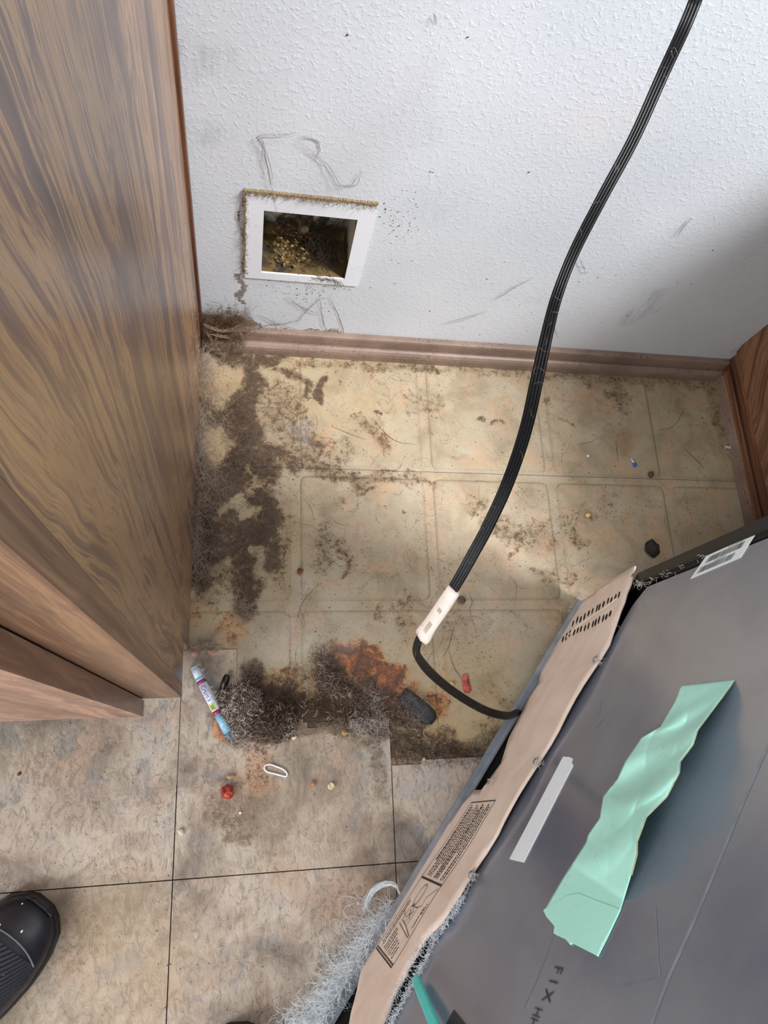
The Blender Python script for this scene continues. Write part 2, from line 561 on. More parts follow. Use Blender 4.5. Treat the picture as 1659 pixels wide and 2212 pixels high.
def strokes(X, Y, lst, warp=1.0):
    out = np.zeros(X.shape)
    dx = sum(a * np.sin(k[0] * X + k[1] * Y + p) for k, p, q, a in WK) * warp
    dy = sum(a * np.sin(k[1] * X - k[0] * Y + q) for k, p, q, a in WK) * warp
    X = X + dx; Y = Y + dy
    for item in lst:
        s, rad, pts = item[:3]
        pts = np.array(pts, float)
        D = np.full(X.shape, 1e9)
        if len(pts) == 1: pts = np.vstack([pts, pts + 1e-5])
        for a, b in zip(pts[:-1], pts[1:]):
            ab = b - a; L = ab @ ab + 1e-12
            t = np.clip(((X - a[0]) * ab[0] + (Y - a[1]) * ab[1]) / L, 0, 1)
            D = np.minimum(D, np.hypot(X - a[0] - t * ab[0], Y - a[1] - t * ab[1]))
        k = np.clip((1.7 - D / rad) / 1.3, 0, 1)
        k = k * k * (3 - 2 * k)
        if s >= 0: out = np.maximum(out, s * k)
        else: out = out * (1 + s * k)
    return out


def fpts(l): return [tuple(FL(x, y)[:2]) for x, y in l]


def wpts(l): return [(float(p[0]), float(p[2])) for p in (WL(x, y) for x, y in l)]


def ps(lst, conv): return [(s, r / PXM, conv(p)) for s, r, p in lst]


GRIME = ps([
    (.95, 26, [(545, 790), (550, 850), (500, 875), (470, 890)]),
    (1.0, 44, [(500, 885), (530, 920), (515, 960), (500, 1000), (490, 1050)]),
    (.9, 22, [(545, 975), (600, 985), (570, 1010), (590, 1030)]),
    (1.0, 32, [(555, 1075), (575, 1100), (575, 1150), (540, 1150)]),
    (.85, 22, [(590, 1180), (590, 1220)]),
    (.92, 40, [(440, 1000), (430, 1090), (440, 1150), (470, 1190), (440, 1240)]),
    (.85, 22, [(500, 1130), (520, 1180), (520, 1230), (535, 1270), (535, 1320)]),
    (.7, 16, [(440, 860), (432, 940), (424, 1010)]),
    (.85, 18, [(470, 775), (530, 770), (600, 778)]),
    (.45, 26, [(600, 1110), (610, 1180), (595, 1250)]),
    (.65, 10, [(600, 805), (640, 812), (660, 822)]),
    (.9, 12, [(700, 830), (688, 850), (695, 868)]), (.8, 7, [(662, 832), (668, 860)]),
    (.5, 40, [(620, 860), (600, 900), (640, 930)]),
    (.7, 12, [(640, 945), (665, 952), (690, 970)]),
    (.62, 20, [(600, 995), (660, 1000), (720, 1020), (770, 1035)]),
    (.45, 14, [(770, 1030), (880, 1032), (930, 1030)]),
    (.4, 40, [(640, 960), (740, 985)]),
    (.42, 14, [(560, 775), (800, 792), (1000, 800), (1200, 815), (1540, 830)]),
    (.62, 12, [(885, 795), (945, 800)]), (.6, 10, [(1075, 800), (1130, 805)]),
    (.36, 30, [(895, 868), (930, 872)]),
    (.7, 8, [(1038, 903), (1048, 906)]), (.6, 6, [(1065, 920), (1085, 912)]),
    (.5, 14, [(1315, 852), (1335, 845)]), (.42, 24, [(1330, 840), (1345, 870)]),
    (.45, 20, [(1535, 835), (1545, 880), (1560, 930)]), (.3, 14, [(1560, 930), (1590, 1020)]),
    (.8, 5, [(808, 884), (812, 896)]), (.7, 5, [(876, 1098), (880, 1102)]),
    (.6, 7, [(620, 870), (634, 892), (652, 884)]), (.6, 6, [(655, 905), (668, 925)]), (.55, 7, [(720, 1160), (735, 1190), (752, 1215)]), (.6, 6, [(745, 1215), (752, 1245)]),
    (.55, 5, [(1095, 1130), (1120, 1165), (1118, 1200)]), (.5, 6, [(1015, 1095), (1030, 1088)]), (.6, 7, [(770, 1045), (778, 1060), (800, 1050)]), (.55, 6, [(735, 1075), (745, 1090)]),
    (.5, 6, [(1180, 860), (1190, 880)]), (.5, 6, [(1205, 905), (1232, 915)]), (.5, 5, [(690, 1010), (760, 1022), (830, 1015), (870, 1000)]), (.45, 16, [(780, 900), (830, 960)]),
    (.5, 8, [(795, 795), (830, 800)]), (.5, 10, [(1180, 812), (1260, 820)]), (.45, 12, [(1235, 1140), (1262, 1180)]), (.4, 14, [(1160, 1240), (1230, 1250)]),
    (.36, 22, [(700, 1140), (730, 1180), (755, 1230)]), (.42, 18, [(700, 1230), (690, 1160)]),
    (.42, 26, [(1060, 1130), (1120, 1160), (1180, 1140)]), (.35, 26, [(1010, 1090), (1040, 1100)]),
    (.33, 20, [(1180, 1180), (1230, 1120), (1270, 1110)]), (.3, 26, [(1320, 1080), (1310, 1110)]),
    (.4, 22, [(870, 1310), (880, 1340)]), (.4, 10, [(828, 1310), (828, 1340)]),
    (.32, 18, [(960, 1380), (985, 1300), (1000, 1330)]),
    (.35, 30, [(470, 1260), (430, 1320)]),
    (.9, 7, [(404, 1378)]), (.6, 6, [(405, 1400), (500, 1400)]),
    # the matted strip where the torn tiles end
    (.95, 30, [(560, 1505), (640, 1520), (700, 1540), (760, 1545)]),
    (.8, 18, [(540, 1440), (550, 1500)]),
    (.85, 26, [(705, 1430), (720, 1485), (780, 1525), (860, 1550), (890, 1560)]),
    (.9, 24, [(760, 1545), (830, 1580), (860, 1610)]),
    (.85, 20, [(865, 1625), (930, 1628), (1030, 1632)]),
    (.6, 26, [(900, 1600), (980, 1610)]), (.35, 22, [(1050, 1570), (1080, 1600)]),
    (.5, 24, [(650, 1470), (600, 1480)]),
    (.35, 12, [(1060, 1480), (1100, 1510)]),
    (.2, 40, [(1060, 1340), (1130, 1350)]),
    # clean islands
    (-.85, 22, [(470, 950), (474, 985)]), (-.9, 11, [(545, 1176), (560, 1176)]), (-.85, 12, [(525, 1118), (545, 1108)]),
    (-.8, 12, [(507, 1080)]), (-.7, 12, [(535, 1056)]), (-.7, 16, [(480, 1225)]), (-.75, 22, [(490, 825), (470, 850)]),
    (-.7, 10, [(535, 1010)]), (-.6, 10, [(552, 1204)]), (-.7, 18, [(440, 1335), (450, 1360)]),
], fpts)
RUST = ps([
    (1.0, 40, [(745, 1420), (800, 1440), (835, 1475)]),
    (.85, 24, [(830, 1470), (870, 1500), (900, 1525)]),
    (.9, 26, [(700, 1440), (720, 1500)]),
    (.75, 20, [(940, 1500), (960, 1520), (940, 1535)]),
    (.6, 26, [(600, 1470), (650, 1500), (700, 1540)]),
    (.5, 22, [(930, 1600), (960, 1615)]), (.5, 12, [(975, 1475)]),
    (.55, 24, [(490, 1350), (505, 1365)]), (.45, 20, [(420, 1310), (415, 1340)]),
    (.25, 50, [(480, 1240), (500, 1300)]), (.3, 40, [(480, 850), (520, 830)]),
    (.75, 5, [(650, 1233)]), (.3, 26, [(1150, 1290), (1170, 1310)]), (.55, 12, [(1430, 1205)]),
    (.28, 60, [(1010, 1590), (1060, 1540)]), (.34, 20, [(1360, 1120), (1370, 1170)]), (.3, 12, [(560, 1410), (530, 1440)]),
    (.25, 50, [(600, 850), (640, 930)]),
], fpts)
DUST = ps([
    (.8, 14, [(660, 1260), (640, 1310), (620, 1370)]), (.5, 50, [(720, 1360), (600, 1370)]),
    (.6, 26, [(560, 1380), (540, 1440)]), (.5, 20, [(700, 1310), (715, 1340)]), (.6, 14, [(650, 920), (660, 960)]),
    (.35, 50, [(1060, 1340), (1120, 1380)]),
], fpts)
YELLOW = ps([
    (.8, 40, [(900, 1560), (1000, 1570), (1080, 1550)]), (.5, 50, [(900, 1440), (1050, 1460)]),
    (.6, 30, [(480, 960), (470, 1240)]), (.6, 40, [(470, 830), (560, 1170)]), (.5, 50, [(620, 1150), (640, 1290)]),
    (.35, 60, [(600, 800), (800, 900)]), (.5, 40, [(450, 1340), (480, 1380)]),
], fpts)
VGRIME_SHADE = ps([
    (.62, 26, [(500, 1750), (530, 1770), (520, 1800)]), (.5, 30, [(480, 1750), (540, 1740)]),
    (.45, 20, [(800, 1580), (815, 1640), (822, 1700)]), (.5, 16, [(760, 1570), (700, 1565), (640, 1580)]),
    (.3, 30, [(440, 1640), (460, 1700)]), (.25, 60, [(560, 1840), (600, 1800)]), (.95, 16, [(540, 1560), (600, 1575), (680, 1568), (760, 1572), (835, 1585)]), (.7, 18, [(790, 1600), (820, 1640)]),
    (.36, 50, [(200, 1990), (120, 2040)]), (.3, 30, [(750, 2060), (700, 2120)]), (.3, 40, [(740, 1940), (790, 1880)]),  # first stroke paints the shade beside the shoe toe
    (.35, 14, [(430, 1420), (500, 1470)]), (.5, 16, [(490, 1560), (470, 1520)]),
], fpts)
VRUST = ps([
    (.55, 30, [(540, 1600), (560, 1640), (550, 1680)]), (.4, 18, [(520, 1700), (590, 1700)]),
    (.3, 40, [(640, 1600), (560, 1600)]), (.25, 30, [(790, 1780), (770, 1830)]), (.3, 16, [(480, 1660)]),
], fpts)
VTAN = ps([(.8, 70, [(250, 2000), (330, 2080)]), (.6, 80, [(80, 2180), (250, 2160)]), (.35, 80, [(600, 1800), (700, 1750)]),
           (.4, 40, [(760, 1560), (640, 1570)])], fpts)
WGRIME = ps([
    (1.0, 20, [(440, 690), (480, 690), (520, 695), (545, 705)]), (.8, 8, [(495, 660), (505, 675)]),
    (.9, 8, [(515, 600), (525, 620), (515, 640), (530, 650)]), (.9, 4, [(528, 415), (530, 480), (532, 540), (528, 595)]),
    (.85, 7, [(534, 540), (540, 560)]), (.32, 34, [(600, 612), (660, 625), (720, 610)]), (.28, 26, [(620, 650), (680, 670)]),
    (.35, 14, [(600, 600), (660, 610)]), (.26, 26, [(820, 450), (880, 480), (870, 510)]), (.24, 12, [(780, 560), (770, 600)]),
    (.3, 9, [(1095, 655), (1150, 648)]), (.22, 22, [(1110, 665)]), (.25, 16, [(1190, 700), (1200, 720)]),
    (.26, 7, [(1010, 690), (1060, 675)]), (.3, 10, [(1395, 660), (1420, 640)]), (.25, 10, [(680, 285), (600, 300), (560, 300)]),
    (.8, 6, [(540, 712), (640, 716), (760, 722)]), (.4, 5, [(760, 722), (1000, 738), (1500, 768)]),
    (.25, 20, [(1290, 430), (1300, 460)]), (.2, 26, [(760, 390), (740, 380)]),
], wpts)
WSMUDGE = ps([
    (.75, 26, [(410, 130), (430, 125), (470, 140)]), (.6, 22, [(440, 290), (480, 295)]), (.8, 20, [(1420, 640), (1400, 665), (1365, 690)]),
    (.4, 22, [(940, 280), (900, 290)]), (.5, 9, [(1480, 485), (1462, 510)]), (.35, 26, [(1620, 690), (1640, 660)]),
    (.3, 16, [(1150, 650)]), (.3, 40, [(960, 430), (920, 450)]),
], wpts)


def st_floor(X, Y):
    g = strokes(X, Y, GRIME)
    r = strokes(X, Y, RUST)
    d = strokes(X, Y, DUST)
    a = np.zeros(X.shape)
    for px, py, rr in [(1295, 885, .022), (1525, 1085, .022), (1345, 955, .018), (1312, 1178, .022), (1225, 1108, .015), (1180, 1180, .018), (770, 1160, .024),
                       (830, 960, .02), (1090, 880, .022), (1010, 1070, .02), (700, 960, .02), (1240, 1250, .018), (1060, 1210, .02), (870, 1200, .018), (790, 870, .018)]:
        c = FL(px, py)
        dx = X - c[0]; dy = Y - c[1]; R = np.hypot(dx, dy); T = np.arctan2(dy, dx)
        pet = rr * (.62 + .38 * np.abs(np.cos(2.5 * T + px)))
        ring = np.clip(1 - np.abs(R - pet) / .0032, 0, 1) * .8
        core = np.clip(1 - R / (rr * .4), 0, 1)
        a = np.maximum(a, np.maximum(ring, core))
    return np.stack([g, r, d, a], -1)


def st_vinyl(X, Y):
    return np.stack([strokes(X, Y, VGRIME_SHADE), strokes(X, Y, VRUST), np.zeros(X.shape), strokes(X, Y, VTAN)], -1)


def st_wall(X, Z):
    return np.stack([strokes(X, Z, WGRIME), np.zeros(X.shape), strokes(X, Z, WSMUDGE), np.zeros(X.shape)], -1)


# ---------------------------------------------------------------- floor
flat = lambda X, Y, H: np.stack([X, Y, H], -1)
floor = MB().box(-2.2, 2.4, -3.4, 0.10, -.05, -.0022).build('floor', M_SUB)
tag(floor, kind='structure')
TS = 0.22376; GX = 0.15764; GY = -0.23482
zs = lambda X, Y: np.stack([np.zeros(X.shape), strokes(X, Y, YELLOW), X * 0, X * 0], -1)
sheet = sgrid(lines(-.02, 1.02, .006), lines(-.71, .0, .006), None, flat, -.0007, -.0021, 'linoleum_sheet', M_LINO, floor,
              {'stain': st_floor, 'edge': zs})
# the extra linoleum out to the right of the alcove stays under the refrigerator
sgrid(lines(1.02, 1.6, .1), lines(-.71, .0, .1), None, flat, -.0007, -.0021, 'linoleum_sheet', M_LINO, floor, {'stain': lambda X, Y: np.zeros(X.shape + (4,)), 'edge': lambda X, Y: np.zeros(X.shape + (4,))})


def pad(x0, x1, y0, y1, cx0, cx1, cy0, cy1):
    """one embossed square x0..x1, y0..y1, cut to the visible cx/cy range"""
    J = .0055; RD = .016
    hx = (x1 - x0) / 2 - J; hy = (y1 - y0) / 2 - J; mx = (x0 + x1) / 2; my = (y0 + y1) / 2

    def sdf(X, Y):
        qx = np.abs(X - mx) - hx + RD; qy = np.abs(Y - my) - hy + RD
        return np.hypot(np.maximum(qx, 0), np.maximum(qy, 0)) + np.minimum(np.maximum(qx, qy), 0) - RD

    def H(X, Y):
        k = np.clip(-sdf(X, Y) / .0035, 0, 1)
        return -.0013 + .0013 * k * k * (3 - 2 * k)

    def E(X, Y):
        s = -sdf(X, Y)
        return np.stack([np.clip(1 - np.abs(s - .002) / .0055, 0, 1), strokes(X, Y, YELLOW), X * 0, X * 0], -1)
    ax, bx = max(x0 + J - .002, cx0), min(x1 - J + .002, cx1)
    ay, by = max(y0 + J - .002, cy0), min(y1 - J + .002, cy1)
    if bx - ax < .01 or by - ay < .01: return
    xs = lines(ax, bx, .0036); ys = lines(ay, by, .0036)
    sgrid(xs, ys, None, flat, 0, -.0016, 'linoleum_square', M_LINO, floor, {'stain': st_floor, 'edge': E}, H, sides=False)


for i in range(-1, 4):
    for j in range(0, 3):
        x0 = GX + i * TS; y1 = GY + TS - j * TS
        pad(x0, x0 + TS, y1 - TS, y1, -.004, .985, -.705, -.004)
# dark open seam of the sheet just above the first joint
seam = MB().box(.0, .972, GY + .0052, GY + .0058, -.0010, -.00045).build('sheet_seam', M_SUB, floor)

# vinyl squares 305 mm, laid over the linoleum
VX = -.0078; VY = -.8278; S = .3048; Gp = .0007


def vinyl(x0, x1, y0, y1, keep=None, ex=(), ey=(), fine=True):
    st = .0065 if fine else .05
    sgrid(lines(x0 + Gp, x1 - Gp, st, *ex), lines(y0 + Gp, y1 - Gp, st, *ey), keep, flat, .0016, -.0022, 'vinyl_tile', M_VINYL, floor, {'stain': st_vinyl})


def rag(x): return .004 * np.sin(x * 95) + .003 * np.sin(x * 230 + 1)


for i in range(-4, 5):
    for j in range(-6, 2):
        x0 = VX + i * S; y0 = VY + j * S
        fine = -2 <= i <= 1 and j >= -1
        if j == 1: continue
        if i == 0 and j == 0:
            vinyl(x0, x0 + S, y0, y0 + S, lambda X, Y: (X < .0695) | (Y < -.632 + rag(X)), (.0695,), (-.632,))
        elif i == 1 and j == 0:
            vinyl(x0, x0 + S, y0, y0 + S, lambda X, Y: Y < -.6975 + .008 * (X - .297) / .13, (), (-.6975,))
        elif i >= 2 and j == 0:
            vinyl(x0, x0 + S, y0, y0 + .13, fine=False)
        elif i >= 1 or i < -1 or j < -1:
            vinyl(x0, x0 + S, y0, y0 + S, fine=fine)
        else:
            vinyl(x0, x0 + S, y0, y0 + S)

# ---------------------------------------------------------------- back wall with the opening of the recessed box
wplace = lambda X, Z, H: np.stack([X, H, Z], -1)
BX0, BX1, BZ0, BZ1 = .0945, .2175, .1985, .3270
xs = lines(-2.2, -.04, .27) + lines(-.04, 1.0, .006, BX0, BX1) + lines(1.0, 2.4, .28)
zz = lines(0, .76, .006, BZ0, BZ1) + lines(.76, 2.5, .29)
wall = sgrid(xs, zz, lambda X, Z: ~((X > BX0) & (X < BX1) & (Z > BZ0) & (Z < BZ1)), wplace, 0.0, .1, 'wall_back', M_WALL, None, {'stain': st_wall}, sides=False)
# flip so the paint faces the room
wall.data.flip_normals()
tag(wall, kind='structure')

# baseboard and shoe moulding
bb = MB()
prof = [(0, 0), (0, .050), (-.007, .050), (-.0095, .048), (-.0105, .044), (-.0105, 0)]
bb.prism(prof, lambda p, h: (h, p[0], p[1]), 0.004, .9735)
base_back = bb.build('baseboard_back', M_BASE)
tag(base_back, kind='structure')
q = [(-.0108, 0), (-.0108, .0255), (-.014, .0262), (-.018, .0250), (-.0212, .021), (-.0225, .015), (-.0225, 0)]
MB().prism(q, lambda p, h: (h, p[0], p[1]), 0.002, .9728).build('shoe_moulding', M_BASE, base_back)
rb = MB()
q2 = [(.9745, 0), (.9745, .029), (.972, .029), (.9705, .027), (.9705, 0)]
rb.prism(q2, lambda p, h: (p[0] + .0055 * (h + .02) / -.6, h, p[1]), -.0228, -.62)
base_right = rb.build('baseboard_right', M_BASE)
tag(base_right, kind='structure')

# ---------------------------------------------------------------- left cabinet
cl = thing('base_cabinet', (-.45, -.3, 0), 'walnut laminate base cabinet on the left, its long side streaked with grain', 'cabinet')
pl = MB()
poly = [(0.0, 0), (-.523, 0), (-.523, .092), (-.577, .092), (-.577, .93), (0, .93)]
pl.prism(poly, lambda p, h: (h, p[0], p[1]), -.012, 0)
pl.build('side_panel', M_WOODL, cl)
MB().box(-.085, 0.0006, -.597, -.5774, .092, .93).build('face_frame_stile', M_WOODS, cl, bevel=.0008)
MB().box(-.888, -.085, -.597, -.5774, .092, .12).build('bottom_rail', M_WOODS, cl)
MB().box(-.888, -.085, -.597, -.5774, .90, .93).build('top_rail', M_WOODS, cl)
dr = MB().box(-.895, -.0475, -.6195, -.5985, .086, .905)
door = dr.build('door', M_WOODF, cl)
MB().box(-.0475, -.0467, -.6195, -.5985, .086, .905).build('door_edge', M_WOODE, door)
MB().box(-.90, -.0125, -.5235, -.515, 0, .092).build('toe_kick', M_WOODE, cl)
MB().box(-.0007, .0045, -.0135, -.0006, .035, .93).build('scribe_strip', M_WOODV, cl, bevel=.001)
MB().box(-.90, -.012, -.55, -.002, .88, .93).build('top_frame', M_WOODE, cl)
MB().box(-.912, .008, -.628, 0.0, .93, .965).build('countertop', plain('laminate_worktop', srgb(150, 140, 128), .4), cl, bevel=.004)
MB().box(-.90, -.888, -.577, -.002, 0, .93).build('side_panel', M_WOODL, cl)

# right cabinet
cr_ = thing('base_cabinet', (1.3, -.3, 0), 'dark walnut base cabinet at right behind the refrigerator corner, plinth trim at floor', 'cabinet')
MB().box(.9635, .975, -.6, -.001, .083, .89).build('side_panel', M_WOODR, cr_)
tr = MB(); tr.box(.9745, .984, -.6, -.001, .0, .083)
tr.build('plinth_board', M_WOODT, cr_)
MB().box(.9695, .9745, -.6, -.02, .0305, .048).build('plinth_bead', M_WOODT, cr_, bevel=.002)
MB().box(.975, 1.7, -.6, -.001, .10, .89).build('carcass', M_WOODR, cr_)
MB().box(.984, 1.7, -.55, -.001, .0, .10).build('toe_kick', M_WOODE, cr_)
MB().box(.945, 1.72, -.635, -.001, .89, .93).build('countertop', plain('laminate_worktop_right', srgb(150, 140, 128), .4), cr_, bevel=.004)
# paint blob in the far corner
mk('paint_drip', *(lambda p: ([p + np.array(q) * .001 for q in [(-9, -1, -6), (9, -2, -4), (7, -3, 12), (-1, -1, 22), (-5, -.5, 8), (0, -6, 2)]], [(0, 1, 5), (1, 2, 5), (2, 3, 5), (3, 4, 5), (4, 0, 5)]))(WL(1588, 757)), plain('grey_paint_blob', srgb(150, 146, 144), .6), base_back)

# ---------------------------------------------------------------- recessed box
rb_ = thing('recessed_wall_box', ((BX0 + BX1) / 2, 0, BZ0), 'open recessed utility box in white wall, grimy inside with dust along its frame', 'wall box')
OX0, OX1, OZ0, OZ1 = .0705, .2390, .1835, .3590
fr = MB()
y0, y1 = -.0028, .0
for a in ((OX0, BX0, OZ0, OZ1), (BX1, OX1, OZ0, OZ1), (BX0, BX1, OZ0, BZ0), (BX0, BX1, BZ1, OZ1)):
    fr.box(a[0], a[1], y0, y1, a[2], a[3])


def m_frame():
    t = NT('painted_box_frame')
    f = t.noise(260, 5, .75, 1.2); g = t.noise(25, 4, .6)
    base = t.mix(t.math('MULTIPLY', t.step(f, .58, .66), t.step(g, .5, .65)), srgb(216, 217, 222), srgb(96, 82, 70))
    return t.out(base, .5, t.noise(60, 3), .15, .001)


fo = fr.build('frame', m_frame(), rb_)


def m_boxin():
    t = NT('stained_box_lining')
    sep = t.n.new('ShaderNodeSeparateXYZ'); t.l(t.co, sep.inputs[0])
    n = t.noise(60, 6, .7, 1)
    z = t.math('ADD', sep.outputs[2], t.math('MULTIPLY', t.math('SUBTRACT', n, .5), .05))
    col = t.ramp(t.step(z, .0, .13), [(0, srgb(104, 82, 44)), (.06, srgb(70, 54, 34)), (.12, srgb(52, 42, 32)), (.2, srgb(140, 134, 120)), (.4, srgb(196, 194, 182))])
    col = t.mix(t.step(t.noise(24, 4, .6, .5), .5, .62, 0, .9), col, srgb(34, 27, 22))
    return t.out(col, .8, n, .4, .002)


bi = MB(); D = .067; e = .002
bi.box(BX0 - e, BX1 + e, D, D + e, BZ0 - e, BZ1 + e)
bi.box(BX0 - e, BX0, .0, D, BZ0, BZ1); bi.box(BX1, BX1 + e, .0, D, BZ0, BZ1)
bi.box(BX0, BX1, .0, D, BZ0 - e, BZ0); bi.box(BX0, BX1, .0, D, BZ1, BZ1 + e)
bi.build('box_lining', m_boxin(), rb_)
# water valve hanging from the top of the box: body, hex nut, threaded nose, lever
M_BRASS = plain('corroded_brass', srgb(96, 84, 64), .6, .3, 150)
vx, vy, vz = .152, .042, BZ1
vv = MB()
for (r, za, zb, n) in ((.013, vz, vz - .012, 6), (.009, vz - .012, vz - .050, 12), (.0125, vz - .050, vz - .064, 6), (.008, vz - .064, vz - .082, 12)):
    vv.prism([(r * math.cos(2 * math.pi * i / n), r * math.sin(2 * math.pi * i / n)) for i in range(n)], lambda p, h: (vx + p[0], vy + p[1], h), zb, za)
sv, sf_ = sweep([(vx, vy, vz - .055), (vx, vy - .022, vz - .055)], circ(.006, 10)); vv.add(sv, sf_)
valve = vv.build('water_valve', M_BRASS, rb_)
MB().box(vx - .017, vx + .017, vy - .027, vy - .022, vz - .060, vz - .050).build('valve_lever', M_BRASS, valve, bevel=.002)
# crumbs and plaster bits heaped in the box
cm = MB()
for k in range(120):
    x = rng.uniform(.108, .165); z = BZ0 + abs(rng.normal(0, .018)); y = rng.uniform(.008, .062)
    s_ = rng.uniform(.0008, .003)
    pts = rng.normal(size=(6, 3)) * s_
    cm.add([np.array([x, y, z + .002]) + d for d in ([1.2, 0, 0], [-1, .2, 0], [0, 1, .2], [0, -1, 0], [0, 0, 1], [.1, 0, -1]) * np.array(s_) + pts * .3],
           [(0, 2, 4), (2, 1, 4), (1, 3, 4), (3, 0, 4), (2, 0, 5), (1, 2, 5), (3, 1, 5), (0, 3, 5)])
tag(cm.build('plaster_crumbs', plain('yellow_plaster_bits', srgb(150, 122, 74), .9, .25, 300), rb_), kind='stuff')
fb = []
for k in range(420):
    c = np.array([rng.normal(.176, .014), rng.uniform(.005, .05), BZ0 + abs(rng.normal(.018, .02))])
    fb.append((np.clip(walk(c, rng.normal(size=3), rng.uniform(.01, .035), 8, .7), [BX0 + .001, -.006, BZ0 + .0003], [BX1 - .001, .064, BZ1 - .002]), .00022))
for k in range(60):
    x = rng.uniform(.185, .214); fb.append((catmull([(x, .01, BZ0 + rng.uniform(0, .02)), (x - .01, .03, BZ0 + rng.uniform(.02, .06)), (BX1 - .002, .05, BZ0 + rng.uniform(.04, .1))], 5), .00018))
tag(fibers('dust_tangle', fb, M_LINTD, rb_), kind='stuff')
fb = []
for k in range(520):   # dust ridge on the top edge of the frame, and down its left edge
    if k < 330: x = rng.uniform(OX0, OX1); z = OZ1 - abs(rng.normal(0, .0028)); 
    else: x = OX0 + rng.normal(0, .0015); z = rng.uniform(OZ0 + .0, OZ1)
    fb.append((walk((x, -.003 - rng.uniform(0, .002), z), (rng.normal(), -.1, rng.normal() * .4), rng.uniform(.003, .008), 5, .6), .00035))
tag(fibers('dust_ridge', fb, M_WEB, rb_), kind='stuff')
dl = MB()
xsd = np.linspace(OX0 - .001, OX1 + .0005, 60)
for a_, b_ in zip(xsd[:-1], xsd[1:]):
    h_ = .0008 + .0012 * rng.random(); dl.box(a_, b_ + .0002, -.0034 - .0008 * rng.random(), -.0002, OZ1 - .0012 - .002 * rng.random(), OZ1 + h_)
zsd = np.linspace(OZ0 + .01, OZ1, 40)
for a_, b_ in zip(zsd[:-1], zsd[1:]):
    dl.box(OX0 - .001 - .001 * rng.random(), OX0 + .0004 + .0014 * rng.random(), -.0032, -.0002, a_, b_ + .0002)
tag(dl.build('caked_dust', plain('tan_caked_dust', srgb(142, 124, 92), .95, .2, 400), rb_), kind='stuff')
fb = []
for k in range(160):
    x = rng.uniform(.175, .215); fb.append((walk((x, -.002, BZ0 - rng.uniform(0, .004) - .01 * max(0, (x - .2) / .015)), (rng.normal(), -.2, rng.normal() - .5), rng.uniform(.004, .012), 5, .6), .0003))
tag(fibers('dust_beard', fb, M_LINTB, rb_), kind='stuff')

# ---------------------------------------------------------------- refrigerator
fr_ = thing('refrigerator', tuple(FA), 'grey steel back of a refrigerator pulled out at an angle, cardboard strip along its base', 'refrigerator', rz=FANG)


def FB(name, mb, mat, parent=None, **k): return mb.build(name, mat, parent or fr_, rel=False, **k)


W_ = .70; DEP = .66
body = MB()
body.box(-.0415, W_, .012, DEP, .30, 1.70)
FB('cabinet_body', body, M_BLACK, bevel=.004)
# compressor compartment: sides, floor pan, ceiling
FB('compartment_wall', MB().box(-.040, -.026, .014, DEP, .035, .30), M_CAV)
FB('compartment_wall', MB().box(W_ - .014, W_, .014, DEP, .035, .30), M_CAV)
FB('compartment_floor', MB().box(-.026, W_ - .014, .006, DEP, .028, .034), M_CAV)
FB('compartment_back', MB().box(-.026, W_ - .014, .30, .31, .034, .30), M_CAV)
cmp_ = MB()
seg = 20
for k in range(8):
    pass
rr_ = [(.0, .20), (.05, .198), (.08, .185), (.092, .16), (.095, .12), (.095, .07), (.08, .045), (.06, .034)]
cv = []; cf = []
for i, (r, z) in enumerate(rr_):
    for j in range(seg):
        a = 2 * math.pi * j / seg; cv.append((.56 + r * math.cos(a), .16 + r * .8 * math.sin(a), z))
for i in range(len(rr_) - 1):
    for j in range(seg): cf.append((i * seg + j, i * seg + (j + 1) % seg, (i + 1) * seg + (j + 1) % seg, (i + 1) * seg + j))
mk('compressor', cv, cf, M_BLACK, fr_, True, False)
# leg roller pair keeps it off the floor
for ux in (.06, .66):
    v_, f_ = sweep([(ux - .012, .08, .0185), (ux + .012, .08, .0185)], circ(.0175, 16))
    mk('roller', v_, f_, M_BLACK, fr_, True, False)
    v_, f_ = sweep([(ux - .012, .55, .0185), (ux + .012, .55, .0185)], circ(.0175, 16))
    mk('roller', v_, f_, M_BLACK, fr_, True, False)
# base rail: an L of bright metal
rl = MB(); rl.box(-.020, W_, -.012, -.0008, .036, .040); rl.box(-.020, W_, -.0016, .0006, .030, .046)
FB('base_rail', rl, M_RAIL)
# rear corner post, rounded, black
cpv = MB()
cprof = [(-.0435, .03), (-.0435, .006), (-.042, .0015), (-.038, -.0005), (-.019, -.0005), (-.0155, .001), (-.014, .004), (-.014, .03)]
cpv.prism(cprof, lambda p, h: (p[0], p[1], h), .19, 1.70)
FB('corner_post', cpv, M_BLACK)
cpv = MB(); cpv.prism([(-.014, .003), (-.007, .003), (-.007, .008), (-.014, .008)], lambda p, h: (p[0], p[1], h), .27, 1.70)
FB('dark_seam', cpv, M_CAV)
# back panel: polygon along its ragged lower edge
low = [(1398, 1268), (1368, 1305), (1345, 1345), (1320, 1388), (1290, 1440), (1255, 1495), (1200, 1586), (1150, 1675), (1090, 1780), (1040, 1860), (1012, 1916), (990, 1961), (950, 2012), (918, 2077), (889, 2127), (845, 2210), (815, 2265)]
lp = [FP(x, y, -.002) for x, y in low]
pp = [(max(-.008, u), z) for u, z in lp] + [(W_, lp[-1][1]), (W_, 1.69), (-.008, 1.69)]
bp = MB(); bp.prism(pp, lambda p, h: (p[0], h, p[1]), .010, .002)
panel = FB('back_panel', bp, M_STEEL)


